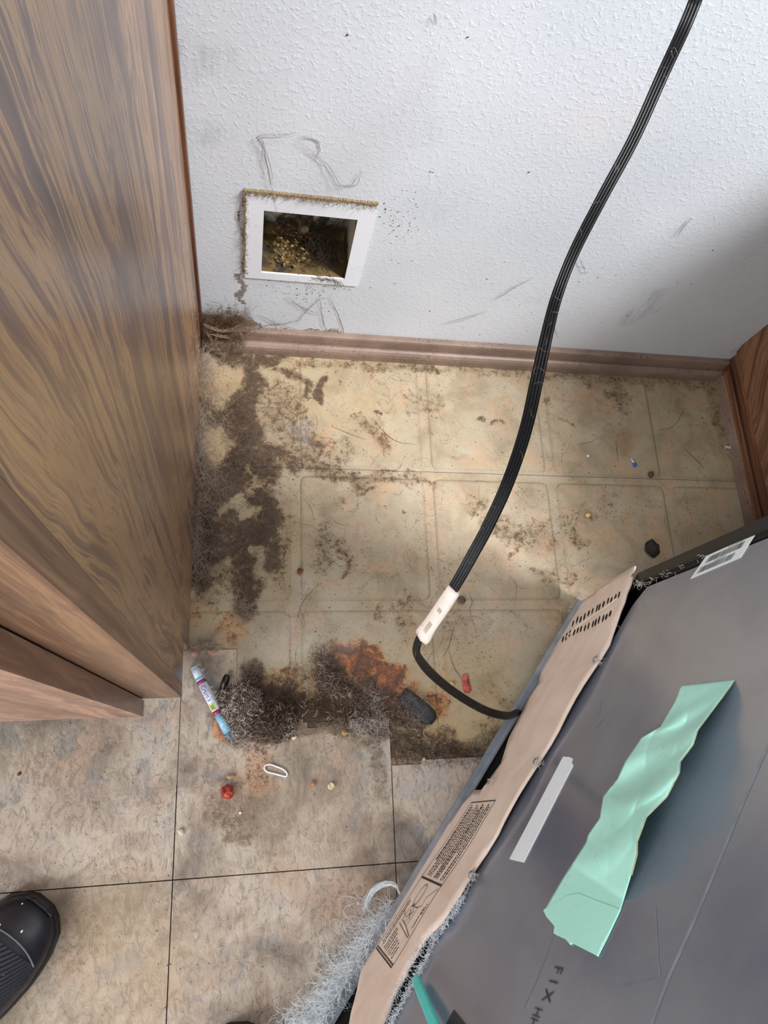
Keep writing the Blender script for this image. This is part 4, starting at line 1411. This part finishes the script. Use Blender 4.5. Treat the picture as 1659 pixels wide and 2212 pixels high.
M_CORE = plain('matted_dust', srgb(74, 62, 50), .95, .3, 250)
M_COREG = plain('matted_grey_dust', srgb(104, 96, 86), .95, .3, 250)
c = FL(520, 1522, .012)
clump('dust_clump', c[0], c[1], .030, .030, 1700, .00045, [M_LINTG, M_LINTW, M_LINTB], 'large pale grey dust clump leaning against the marker pen', 'dust clump', core=M_COREG, ln=(.008, .02))
c = FL(585, 1560, .01)
clump('dust_clump', c[0], c[1], .029, .022, 1500, .00042, [M_LINTB, M_LINTD, M_LINTG], 'brown dust clump right of the pale grey one', 'dust clump', core=M_CORE, ln=(.008, .02), elong=1.25)
c = FL(617, 1570, .008)
clump('lint_tuft', c[0], c[1], .009, .012, 260, .0003, [M_LINTW], 'small white lint tuft at the right end of brown dust clump', 'lint', elong=.8)
c = FL(520, 1580, .006)
clump('lint_tuft', c[0], c[1], .020, .010, 500, .0003, [M_LINTG, M_LINTW], 'loose pale lint at the lower end of the marker pen', 'lint', elong=1.3)


def mat_strands(name, px, n, mats, label, cat, spread=20, ln=(.008, .03), r=.0003, h=.004, zlo=.001, cur=.8):
    """matted strands lying on the floor along a pixel polyline"""
    P = resamp(px, 60)
    c0 = FL(*P[30])
    t = thing(name, (c0[0], c0[1], 0), label, cat)
    for mt in mats:
        fb = []
        for k in range(n // len(mats)):
            q_ = P[rng.integers(0, 60)] + rng.normal(size=2) * spread * .5
            p = FL(q_[0], q_[1], zlo + abs(rng.normal()) * h)
            fb.append((walk(p, (rng.normal(), rng.normal(), rng.normal() * .3), rng.uniform(*ln), 7, cur, lo=zlo + .0003), r * rng.uniform(.6, 1.2)))
        tag(fibers('fibres', fb, mt, t), kind='stuff')
    return t


mat_strands('dust_mat', [(540, 1490), (600, 1510), (680, 1530), (740, 1545), (800, 1560)], 1500, [M_LINTB, M_LINTD, M_LINTB], 'matted brown dust lying along the torn edge of the vinyl tile', 'dust', 32, h=.002, r=.0002, zlo=.0018)
mat_strands('dust_mat', [(690, 1425), (700, 1470), (760, 1490), (820, 1520), (880, 1545)], 1400, [M_LINTB, M_LINTD, M_LINTG], 'tangled grey dust over the orange rust stain', 'dust', 32, r=.00022, h=.004)
mat_strands('lint_tuft', [(700, 1405), (698, 1440), (712, 1490), (770, 1500)], 320, [M_LINTG, M_LINTW, M_LINTB], 'upright grey lint streak at the left end of the rust stain', 'lint', 12, h=.005, r=.00022)
mat_strands('lint_tuft', [(790, 1480), (815, 1530), (820, 1570)], 300, [M_LINTW, M_LINTG], 'pale stringy lint beside the dark rubber foot', 'lint', 14, h=.006, r=.00022)
mat_strands('lint_tuft', [(860, 1520), (890, 1540), (900, 1560)], 300, [M_LINTG], 'lint draped over the dark rubber foot', 'lint', 22, h=.006)
mat_strands('dust_mat', [(860, 1600), (900, 1620), (960, 1630), (1030, 1632), (1080, 1580)], 800, [M_LINTD, M_LINTG, M_LINTB], 'thin dust mat between cut vinyl tile and the refrigerator rail', 'dust', 24, r=.0002, h=.002)
mat_strands('dust_mat', [(545, 1440), (550, 1500)], 300, [M_LINTG, M_LINTB], 'narrow upright dust streak above the brown dust clump', 'dust', 16)
mat_strands('dust_mat', [(510, 880), (520, 950), (490, 1020), (560, 1010), (575, 1140), (520, 1200), (535, 1290)], 1600, [M_LINTD, M_LINTD, M_LINTB], 'dark brown mat of hair and dirt on linoleum along the left cabinet', 'dirt', 40, r=.00016, h=.0006, ln=(.005, .016))
mat_strands('dust_mat', [(440, 1060), (440, 1140), (460, 1220), (430, 1260)], 1000, [M_LINTD, M_WEB], 'greyer dirt mat right against the foot of the left cabinet', 'dirt', 40, r=.00016, h=.0015, ln=(.006, .02))
mat_strands('lint_tuft', [(520, 1300), (535, 1330)], 200, [M_WEBP], 'pale lint at the lower tip of the dark dirt mat', 'lint', 12)
mat_strands('lint_tuft', [(405, 1395), (430, 1400), (465, 1385)], 220, [M_WEBP], 'thin lint across the top of the narrow vinyl strip', 'lint', 10)
mat_strands('lint_tuft', [(770, 1545), (765, 1575), (800, 1560)], 200, [M_LINTW], 'white wisps on the dust left of the rubber foot', 'lint', 16, h=.005)

mat_strands('lint_tuft', [(640, 1475), (700, 1520), (760, 1590), (860, 1600), (900, 1570)], 160, [M_LINTW], 'scattered white wisps over the brown dust mat', 'lint', 60, ln=(.008, .02), r=.0003, h=.006, cur=.5)
# orange peel / dead leaf under the pen
pe = thing('dried_peel', tuple(FL(482, 1590)), 'orange brown dried peel lying partly under the marker pen', 'peel')


def floor_poly(pxs, z0, thick, name, mat, parent=None, bend=0.0, smooth=False):
    P = [FL(x, y, z0) for x, y in pxs]; c = np.mean(P, 0)
    v = [c + [0, 0, bend + thick]] + [p + [0, 0, thick] for p in P] + [p for p in P]
    n = len(P); f = [(0, 1 + i, 1 + (i + 1) % n) for i in range(n)] + [(1 + i, 1 + n + i, 1 + n + (i + 1) % n, 1 + (i + 1) % n) for i in range(n)] + [tuple(range(2 * n, n, -1))]
    return mk(name, v, f, mat, parent, smooth)


M_PEEL = plain('dried_peel', srgb(204, 140, 96), .6, .18, 60)
floor_poly([(468, 1548), (480, 1560), (490, 1578), (500, 1596), (497, 1607), (482, 1603), (474, 1598), (462, 1594), (459, 1582), (462, 1565)], .0019, .0012, 'peel_skin', M_PEEL, pe, .0016)
floor_poly([(466, 1552), (472, 1570), (478, 1590), (476, 1592), (470, 1572)], .0042, .0004, 'peel_rib', plain('peel_rib', srgb(176, 108, 70), .6), pe)
pk = mk('dried_peel_placeholder', [(0, 0, 0)], [], None); bpy.data.objects.remove(pk)
for x, y, w2, lab_ in ((420, 1413, 6, 'small pinkish crumb at the head of the narrow vinyl strip'), (460, 1410, 11, 'flat pink scrap beside the crumb at the vinyl strip head')):
    o = floor_poly([(x - w2, y - 4), (x, y - 6), (x + w2, y - 2), (x + w2 - 2, y + 5), (x - 2, y + 6), (x - w2 + 1, y + 3)], .0018, .0012, 'pink_scrap', plain('pink_scrap', srgb(196, 150, 132), .7), None, .0008)
    tag(o, lab_, 'scrap')

# clear plastic ring
rp_ = [FL(x, y, .003) for x, y in ((573, 1653), (571, 1660), (577, 1667), (592, 1671), (607, 1675), (618, 1677), (620, 1671), (612, 1662), (598, 1656), (583, 1651))]
cl_ = catmull(rp_ + [rp_[0]], 5)[:-1]
v = []; f = []; nn = len(cl_); s8 = circ(.0013, 8)
for i in range(nn):
    t_ = cl_[(i + 1) % nn] - cl_[i - 1]; t_ /= np.linalg.norm(t_); sd = np.cross(t_, [0, 0, 1.])
    for a_, b_ in s8: v.append(cl_[i] + sd * a_ + np.array([0, 0, b_ * 1.2]))
for i in range(nn):
    for j in range(8): f.append((i * 8 + j, i * 8 + (j + 1) % 8, ((i + 1) % nn) * 8 + (j + 1) % 8, ((i + 1) % nn) * 8 + j))
rg = mk('plastic_ring', v, f, plain('milky_plastic', srgb(226, 224, 222), .3, .04), None, True)
tag(rg, 'milky white oval plastic ring lying on the stained vinyl tile', 'ring')

# red sweet with fluff
c = FL(492, 1711, .005)
rd = thing('red_sweet', (c[0], c[1], FZ), 'fuzzy red ridged sweet on the vinyl tile below the marker pen', 'sweet')
M_RED = plain('red_sugar', srgb(178, 50, 30), .35, .25, 200)
blob('red_lump', c[0], c[1], FZ, .0082, .0092, .006, M_RED, rd, .5, .45, seed=4)
for k in range(5):
    a = .5 + k * .32; v_, f_ = sweep(catmull([(c[0] - .006 + k * .003, c[1] - .006, FZ + .006), (c[0] - .006 + k * .003, c[1], FZ + .0108), (c[0] - .006 + k * .003, c[1] + .006, FZ + .006)], 5), circ(.0012, 6)); mk('ridge', v_, f_, M_RED, rd, True)
fb = [(walk((c[0] + rng.normal() * .008, c[1] + rng.normal() * .007, FZ + .004), rng.normal(size=3), .014, 6, .8, lo=.003), .00018) for k in range(70)]
p = FL(455, 1640, .003); fb += [(catmull([FL(452 + rng.normal() * 2, 1610, .003), FL(462, 1650, .004), FL(478, 1690, .006)], 6), .0002) for k in range(4)]
tag(fibers('fluff', fb, M_WEBP, rd), kind='stuff')

# red scrap on linoleum
o = floor_poly([(1000, 1456), (1010, 1455), (1013, 1470), (1018, 1492), (1014, 1497), (1003, 1496), (999, 1480), (997, 1468)], .0004, .0012, 'wrapper_scrap', plain('red_wrapper', srgb(178, 78, 68), .45, .3, 180), None, .0022)
tag(o, 'small red wrapper scrap on the linoleum beside the cord loop', 'scrap')
c = FL(975, 1478, .002)
o = blob('yellow_crumb', c[0], c[1], .0005, .005, .0035, .0025, plain('yellow_crumb', srgb(206, 176, 112), .7), None, 0, .5, seed=2); tag(o, 'pale yellow crumb left of the red wrapper scrap', 'crumb')

# dark rubber foot
p0 = FL(868, 1498, .006); p1 = FL(936, 1556, .006); dd = p1 - p0
path = [p0 + dd * t_ for t_ in (0, .25, .5, .75, .93, 1.03)]
v_, f_ = sweep(path, [(-.0135, -.004), (-.0135, .001), (-.011, .004), (0, .0052), (.011, .004), (.0135, .001), (.0135, -.004)], lambda p, t: np.array([0, 0, 1.]), scale=[.8, .95, 1, 1, .9, .45])
rf = thing('rubber_foot', (path[3][0], path[3][1], 0), 'dark grey rounded rubber foot sticking out of the dust mat', 'furniture foot')
mk('foot_body', v_, f_, plain('dark_rubber', srgb(52, 54, 58), .5, .2, 150), rf, True)

# small stray bits, each its own
M_DB = plain('dark_crumb', srgb(48, 38, 32), .8, .3, 300)
c = FL(1407, 1185, .004)
o = blob('dried_lump', c[0], c[1], .0004, .0125, .0155, .008, M_DB, None, 0, .5, seed=3); tag(o, 'round dark dried lump on linoleum near the refrigerator corner', 'lump')
c = FL(1404, 1026); o = blob('dark_crumb', c[0], c[1], .0004, .005, .006, .003, plain('brown_crumb', srgb(86, 66, 46), .8), None, 0, .4, seed=5); tag(o, 'small brown crumb on the joint right of the blue paper chip', 'crumb')
c = FL(1270, 1113, .003); o = blob('seed', c[0], c[1], .0004, .0056, .0042, .003, plain('tan_seed', srgb(206, 160, 92), .4), None, .2, .15, seed=6); tag(o, 'smooth tan seed lying alone on the linoleum', 'seed')
o = floor_poly([(1364, 993), (1370, 998), (1376, 1003), (1374, 1009), (1368, 1009), (1366, 1003)], .0004, .0008, 'paper_chip', plain('blue_chip', srgb(60, 92, 160), .5), None, .001)
tag(o, 'tiny blue and white paper chip left of the brown crumb', 'paper chip')
floor_poly([(1363, 990), (1367, 996), (1370, 999), (1366, 1000)], .0006, .0012, 'white_corner', M_PAPER, o)
c = FL(1269, 986); o = blob('white_crumb', c[0], c[1], .0004, .0024, .0024, .0018, M_PAPER, None); tag(o, 'tiny round white crumb on the upper right linoleum squares', 'crumb')
fo_ = MB()
p = FL(1570, 968, .002)
fo_.add([p + np.array(q_) * .001 for q_ in ((-7, -4, 0), (-1, -1, 3), (6, 5, 6), (6, -4, 5), (0, 1, 1), (-7, 3, 4), (-1, 2, 7))], [(0, 1, 4), (1, 3, 2), (1, 2, 4), (4, 6, 5), (0, 4, 5), (4, 1, 6)])
o = fo_.build('foil_scrap', plain('crumpled_foil', srgb(206, 208, 212), .25, .1, 300, metal=.6)); tag(o, 'crumpled silver foil scrap against the right baseboard', 'foil')
for (x, y, rx, ry, col, lab_) in ((498, 1678, .006, .004, (178, 138, 96), 'tan flake above the red sweet'), (715, 1697, .0045, .006, (206, 186, 150), 'pale triangular chip right of the plastic ring'),
                                  (676, 1692, .004, .004, (176, 118, 80), 'reddish brown crumb left of the triangular chip'), (744, 1584, .004, .004, (196, 158, 84), 'yellow crumb below the dust mat'),
                                  (636, 1593, .003, .004, (206, 196, 178), 'cream crumb right of the white lint tuft'), (519, 1756, .0022, .0022, (226, 222, 214), 'tiny white speck on the dark floor stain'),
                                  (391, 1797, .005, .004, (206, 200, 190), 'whitish chip on the joint between two vinyl tiles'), (41, 1672, .003, .002, (110, 76, 50), 'brown grain on the left vinyl tile'),
                                  (649, 1234, .006, .005, (120, 72, 40), 'rusty brown crumb on linoleum near the dark mat'), (998, 1296, .006, .005, (92, 74, 62), 'dark flake beside the cord tag'),
                                  (916, 1640, .003, .003, (206, 170, 150), 'pinkish grain in the dust by the cut tile')):
    c = FL(x, y, .003); z0 = .0018 if y > 1500 else .0004
    v = blob('crumb', c[0], c[1], z0, rx, ry, min(rx, ry) * .6, plain('crumb', srgb(*col), .7, .15, 200), None, rng.uniform(0, 3), .6, 8, 5, seed=x * .01, smooth=False); tag(v, lab_, 'crumb')

# countless dark grains and flecks
def grains(name, pts, mat, label):
    g = MB()
    for (p, s_, nrm) in pts:
        a = rng.uniform(0, 2 * math.pi); el = rng.uniform(.2, .7)
        if nrm == 'z': e1 = np.array([math.cos(a), math.sin(a), 0]); e2 = np.array([-math.sin(a), math.cos(a), 0]); e3 = np.array([0, 0, 1.])
        else: e1 = np.array([math.cos(a), 0, math.sin(a)]); e2 = np.array([-math.sin(a), 0, math.cos(a)]); e3 = np.array([0, -1., 0])
        g.add([p + e1 * s_, p + e2 * s_ * el, p - e1 * s_ * rng.uniform(.6, 1.2), p - e2 * s_ * el, p + e3 * s_ * .5], [(0, 1, 4), (1, 2, 4), (2, 3, 4), (3, 0, 4)])
    o = g.build(name, mat); tag(o, label, 'dirt', kind='stuff'); return o


pts = []
for k in range(1500):
    x = rng.uniform(560, 1560); y = rng.uniform(790, 1500)
    if rng.random() < (x - 560) / 1500: continue
    if x > 1200 and y > 1250: continue
    if y > 1400 and x > 1180 - (y - 1400) * .5: continue
    pts.append((FL(x, y, .0003), rng.uniform(.0003, .0013) * rng.choice([.7, 1, 1.3]), 'z'))
grains('dirt_grains', pts, M_DB, 'dark grains scattered over the linoleum squares')
pts = [(FL(rng.uniform(10, 840), rng.uniform(1600, 2200), .0019), rng.uniform(.0004, .0013), 'z') for k in range(260)]
pts = [q_ for q_ in pts if q_[0][0] > -.30]
grains('dirt_grains', pts, M_DB, 'fine dark grains scattered over the vinyl tiles')
pts = []
for k in range(300):
    m = rng.choice(3, p=[.5, .25, .25])
    x, y = [(rng.normal(660, 50), rng.normal(625, 22)), (rng.normal(860, 30), rng.normal(480, 36)), (rng.uniform(560, 1500), rng.uniform(560, 730))][m]
    pts.append((WL(x, y) + [0, -.0004, 0], rng.uniform(.0004, .0016), 'y'))
for x, y in ((750, 75), (1010, 80), (930, 370), (935, 372), (1540, 540), (1356, 682), (760, 548), (1142, 372)): pts.append((WL(x, y) + [0, -.0004, 0], .0018, 'y'))
grains('wall_flecks', pts, M_DB, 'dark flecks stuck on the white wall around the wall box')
# pale crumbs
pts = [(FL(rng.uniform(560, 840), rng.uniform(1570, 1760), .0019), rng.uniform(.0005, .0012), 'z') for k in range(70)] + [(FL(rng.uniform(870, 1030), rng.uniform(1600, 1640), .0019), rng.uniform(.0006, .0014), 'z') for k in range(40)]
grains('pale_grains', pts, plain('pale_grain', srgb(206, 196, 182), .8), 'pale grains scattered below the dust mat')

# stray hairs on linoleum
fb = []
for k in range(46):
    x = rng.uniform(600, 1150); y = rng.uniform(820, 1480)
    if y > 1350 and x > 1050: continue
    fb.append((walk(FL(x, y, .0008), (rng.normal(), rng.normal(), 0), rng.uniform(.02, .06), 12, .25, lo=.0006), .00018))
for pts_ in ([(1010, 1275), (1020, 1300), (1015, 1320), (1030, 1370)], [(985, 1340), (975, 1375), (968, 1400), (955, 1420)], [(968, 1400), (980, 1440), (1000, 1470)],
             [(1245, 960), (1275, 955), (1290, 945)], [(1330, 950), (1333, 975), (1335, 1000)], [(1420, 930), (1455, 920), (1480, 880)], [(1470, 960), (1500, 990), (1520, 1010)],
             [(640, 1345), (655, 1300), (690, 1260)], [(800, 900), (850, 950), (900, 960)], [(715, 920), (750, 935), (790, 950)]):
    fb.append((catmull([FL(x, y, .0008) for x, y in pts_], 6), .00032))
tag(fibers('stray_hairs', fb, M_HAIR), 'dark stray hairs lying on the linoleum squares', 'hair', kind='stuff')
fb = []
for pts_ in ([(600, 170 + 300), (570, 320), (560, 300), (605, 293), (640, 290)], [(680, 350), (690, 310), (650, 295)], [(645, 305), (700, 350), (725, 385), (735, 410)], [(780, 370), (760, 400), (725, 395)],
             [(565, 300), (575, 340), (585, 400)], [(1065, 30 + 620), (1100, 625), (1150, 600)], [(955, 700), (1000, 690), (1050, 672)], [(1250, 560), (1260, 580), (1262, 595)], [(940, 30), (942, 55)],
             [(1492, 472), (1475, 490), (1460, 511)], [(620, 640), (650, 665), (690, 680)], [(640, 700), (660, 670), (690, 640)], [(560, 680), (600, 700), (650, 690)], [(590, 690), (600, 720), (615, 750)],
             [(1195, 640), (1190, 690), (1205, 730)], [(540, 715), (590, 700), (640, 712)], [(690, 640), (700, 700), (710, 722)], [(710, 640), (735, 700), (740, 725)], [(520, 440), (515, 480), (530, 520)]):
    b_ = catmull([WL(x, y, -.003) for x, y in pts_], 6)
    for q_ in range(2): fb.append((b_ + np.cumsum(rng.normal(size=b_.shape) * .0005, 0), .00026))
tag(fibers('cobweb', fb, M_LINTB), 'fine brown cobweb strands on the wall around the wall box', 'cobweb', kind='stuff')

# corner cobwebs
fb = []
cz = lambda x, y, d=-.02: WL(x, y, d)
for k in range(1100):
    x = rng.uniform(436, 545); y = 700 + rng.normal() * 14 - (x - 436) * .02
    if x > 520 and rng.random() < .4: continue
    fb.append((walk(WL(x, y, -rng.uniform(.002, .02)), rng.normal(size=3), rng.uniform(.006, .02), 6, .9), .00028))
for k in range(900):
    x = rng.uniform(440, 530); y = rng.uniform(715, 765)
    fb.append((walk(WL(x, y, -rng.uniform(.008, .026)), rng.normal(size=3), rng.uniform(.006, .02), 6, .9, lo=.001), .00026))
cw = thing('cobweb', (.02, -.02, .02), 'thick dusty brown cobweb packed in the left corner over the baseboard', 'cobweb')
tag(fibers('dust_web', fb, M_LINTB, cw), kind='stuff')
fb = []
for pts_ in ([(440, 700), (480, 716), (520, 706), (535, 695)], [(455, 722), (490, 728), (510, 715)], [(510, 715), (495, 740), (485, 765)], [(515, 712), (525, 735), (527, 765)], [(470, 715), (465, 745), (475, 765)], [(500, 715), (535, 700), (545, 690)],
             [(445, 715), (460, 740), (478, 770)]):
    b_ = catmull([WL(x, y, -.034) for x, y in pts_], 7)
    for q_ in range(7): fb.append((b_ + np.cumsum(rng.normal(size=b_.shape) * .0007, 0), .0004))
tag(fibers('web_strands', fb, M_WEB, cw), kind='stuff')

fb = []
for k in range(900):       # sheet of web between cabinet foot and floor
    y = rng.uniform(-.42, -.03)
    z = abs(rng.normal()) * .022; x = .001 + abs(rng.normal()) * .010 * (1.2 + math.sin(y * 40)) + .002
    fb.append((walk((x, y, z + .0015), (rng.normal() * .25, 1.2 * rng.choice([-1, 1]), rng.normal() * .5), rng.uniform(.01, .05), 8, .35, lo=.0012), .0002))
for k in range(500):
    y = rng.choice([rng.normal(-.30, .015), rng.normal(-.23, .012), rng.normal(-.2, .02), rng.normal(-.06, .02)])
    fb.append((walk((.002 + abs(rng.normal()) * .009, y, .002 + abs(rng.normal()) * .016), rng.normal(size=3), rng.uniform(.008, .02), 7, .7, lo=.0012), .00024))
P_ = [p * [0, 1, 1] + [.0015, 0, 0] for p in [np.array([0, -.02, .0]), ]]
for k in range(30):
    y = rng.uniform(-.28, -.04); fb.append((catmull([(.002, y, rng.uniform(.02, .09)), (.012, y - .01, .02), (.03 + rng.random() * .03, y - .02 - rng.random() * .05, .002)], 6), .0002))
fb = [(np.maximum(p, [.0012, -9, .0012]), r) for p, r in fb]
o = fibers('cobweb', fb, M_WEBP); tag(o, 'pale dusty cobweb along the foot of the left cabinet side', 'cobweb', kind='stuff')
fb = []
for k in range(420):       # specks and threads of dust stuck on the cabinet side
    y = -.05 - abs(rng.normal()) * .22; z = abs(rng.normal()) * .16 + .02
    if y < -.57: continue
    fb.append((walk((.0012, y, z), (0.02, rng.normal() * .5, rng.normal()), rng.uniform(.002, .012), 5, .4), .00022))
fb = [(np.stack([np.clip(p[:, 0], .0008, .003), p[:, 1], p[:, 2]], 1), r) for p, r in fb]
tag(fibers('dust_threads', fb, M_WEBP), 'pale dust threads clinging to the left cabinet side', 'dust', kind='stuff')

# ---------------------------------------------------------------- shoes
M_SHOE = plain('black_leather_toe', srgb(26, 27, 36), .38, .15, 60)
M_SOLE = plain('black_rubber_sole', srgb(20, 20, 24), .5)


def m_mesh():
    t = NT('ribbed_black_mesh')
    wv = t.n.new('ShaderNodeTexWave'); wv.inputs['Scale'].default_value = 95; wv.bands_direction = 'DIAGONAL'; wv.inputs['Distortion'].default_value = .4
    t.l(t.co, wv.inputs['Vector'])
    return t.out(t.mix(wv.outputs['Fac'], srgb(12, 13, 20), srgb(38, 41, 54)), .7, wv.outputs['Fac'], .8, .002)


M_MESH = m_mesh()


def shoe(tipx, tipy, ang, label, parts_label=None):
    """toe tip on the floor at (tipx, tipy), pointing along ang; 0.29 m long, 0.105 m wide"""
    t = thing('sneaker', (tipx, tipy, 0), label, 'shoe', 'black sneakers of the person standing in front', ang)
    Ls = .29
    st = [(0.0, .012), (.006, .026), (.02, .041), (.045, .050), (.075, .053), (.11, .050), (.15, .042), (.19, .037), (.235, .037), (.27, .030), (.285, .018), (.29, .008)]

    def hw(s): return float(np.interp(s, [a for a, b in st], [b for a, b in st]))

    def top(s): return float(np.interp(s, [0, .01, .03, .06, .1, .14, .18, .29], [.022, .036, .048, .056, .066, .082, .10, .10]))
    # sole
    n = 30; v = []; f = []
    ss = np.r_[0, .002, .006, .012, np.linspace(.02, .285, n - 6), .29, .2905]
    ring = []
    for s in ss: ring.append((-s, hw(s)))
    out = [(x, y) for x, y in ring] + [(x, -y) for x, y in ring[::-1]]
    MBs = MB(); MBs.prism(out, lambda p, h: (p[0], p[1], h), 0.0018, .020)
    o = mk('sole', MBs.v, MBs.f, M_SOLE, t, False, False); b = o.modifiers.new('bevel', 'BEVEL'); b.width = .003; b.segments = 2
    # upper as rows of arcs

    def shell(s0, s1, m_, name, k=1.0, mat=M_SHOE, a0=0, a1=math.pi, par=t):
        v = []; f = []; na = 18
        S_ = np.linspace(s0, s1, m_)
        for s in S_:
            w_ = (hw(s) - .003) * k; h = (top(s) - .019) * k
            for j in range(na + 1):
                a = a0 + (a1 - a0) * j / na
                ca, sa = math.cos(a), math.sin(a)
                v.append((-s, math.copysign(abs(ca) ** .8, ca) * w_, .019 + max(0, sa) ** .75 * h))
        for i in range(m_ - 1):
            for j in range(na): f.append((i * (na + 1) + j, i * (na + 1) + j + 1, (i + 1) * (na + 1) + j + 1, (i + 1) * (na + 1) + j))
        o = mk(name, v, f, mat, par, True, False)
        return o
    v = []
    up = shell(.0, .175, 34, 'upper')
    # toe wall closes the front
    MBt = MB(); MBt.prism([(0.0008, -.0115), (.0008, .0115), (-.006, .022), (-.006, -.022)], lambda p, h: (p[0], p[1], h), .018, .032)
    mk('toe_bumper', MBt.v, MBt.f, M_SHOE, t, False, False).modifiers.new('b', 'BEVEL').width = .003
    shell(.050, .165, 24, 'mesh_vamp', 1.022, M_MESH, .62, math.pi - .62)
    # raised seam round the vamp
    pth = []
    for a in np.linspace(.62, math.pi - .62, 16):
        s = .052 - .012 * math.sin((a - .62) / (math.pi - 1.24) * math.pi); w_ = (hw(s) - .003) * 1.03; h = (top(s) - .019) * 1.03
        pth.append((-s, math.copysign(abs(math.cos(a)) ** .8, math.cos(a)) * w_, .019 + math.sin(a) ** .75 * h))
    v_, f_ = sweep(pth, circ(.0012, 6)); mk('seam', v_, f_, plain('grey_thread', srgb(96, 98, 112), .6), t, True, False)
    # quarter and collar
    v = []; f = []; na = 20
    cols = [(.165, .29)]
    rows = [(1.0, .019), (1.0, .05), (.93, .08), (.80, .105), (.74, .108), (.70, .10)]
    for (k, z) in rows:
        for j in range(na + 1):
            s = .160; a = j / na
            # U shaped path round the heel
            if a < .4: x = -(.15 + .105 * a / .4); y = hw(-x) * k
            elif a > .6: x = -(.15 + .105 * (1 - a) / .4); y = -hw(-x) * k
            else:
                th = (a - .4) / .2 * math.pi; x = -.255 - .033 * math.sin(th) * k; y = hw(.255) * math.cos(th) * k
            v.append((x, y * .97, z))
    for i in range(len(rows) - 1):
        for j in range(na): f.append((i * (na + 1) + j, i * (na + 1) + j + 1, (i + 1) * (na + 1) + j + 1, (i + 1) * (na + 1) + j))
    mk('heel_quarter', v, f, M_SHOE, t, True, False)
    if tipx < 0:
        for (x_, y_, r_) in ((-.040, .022, .0028), (-.030, -.004, .0018), (-.012, .018, .0014), (-.072, -.02, .0012)):
            zt_ = .019 + max(.05, 1 - (abs(y_) / hw(-x_)) ** 2) ** .45 * (top(-x_) - .019) * 1.03
            mk('white_speck', [(x_ + r_ * math.cos(a), y_ + r_ * .6 * math.sin(a), zt_ + .0004) for a in np.linspace(0, 6.28, 8)[:-1]] + [(x_, y_, zt_ + .0012)], [(i, (i + 1) % 7, 7) for i in range(7)], M_PAPER, t, False, False)
    tongue = MB(); tongue.prism([(-.135, -.022), (-.135, .022), (-.19, .026), (-.19, -.026)], lambda p, h: (p[0], p[1], h - p[0] * .22), .05, .058)
    mk('tongue', tongue.v, tongue.f, M_MESH, t, False, False)
    for k in range(4):
        x = -.125 - k * .014; z = top(-x) + .004
        v_, f_ = sweep(catmull([(x, -.024, z - .006), (x - .003, 0, z + .002), (x, .024, z - .006)], 5), circ(.0026, 8, .0016)); mk('lace', v_, f_, M_MESH, t, True, False)
    return t


shoe(-.163, -.838, math.radians(52), 'black sneaker toe at left edge with ribbed mesh and white specks')
shoe(.082, -.998, math.radians(88), 'black sneaker whose toe tip just shows at the bottom edge')

# ceiling is outside the frame but closes the room above
ce = MB().box(-2.2, 2.4, -.6, .10, 2.5, 2.55).build('ceiling', plain('white_ceiling', srgb(226, 226, 224), .9, .03)); tag(ce, kind='structure')
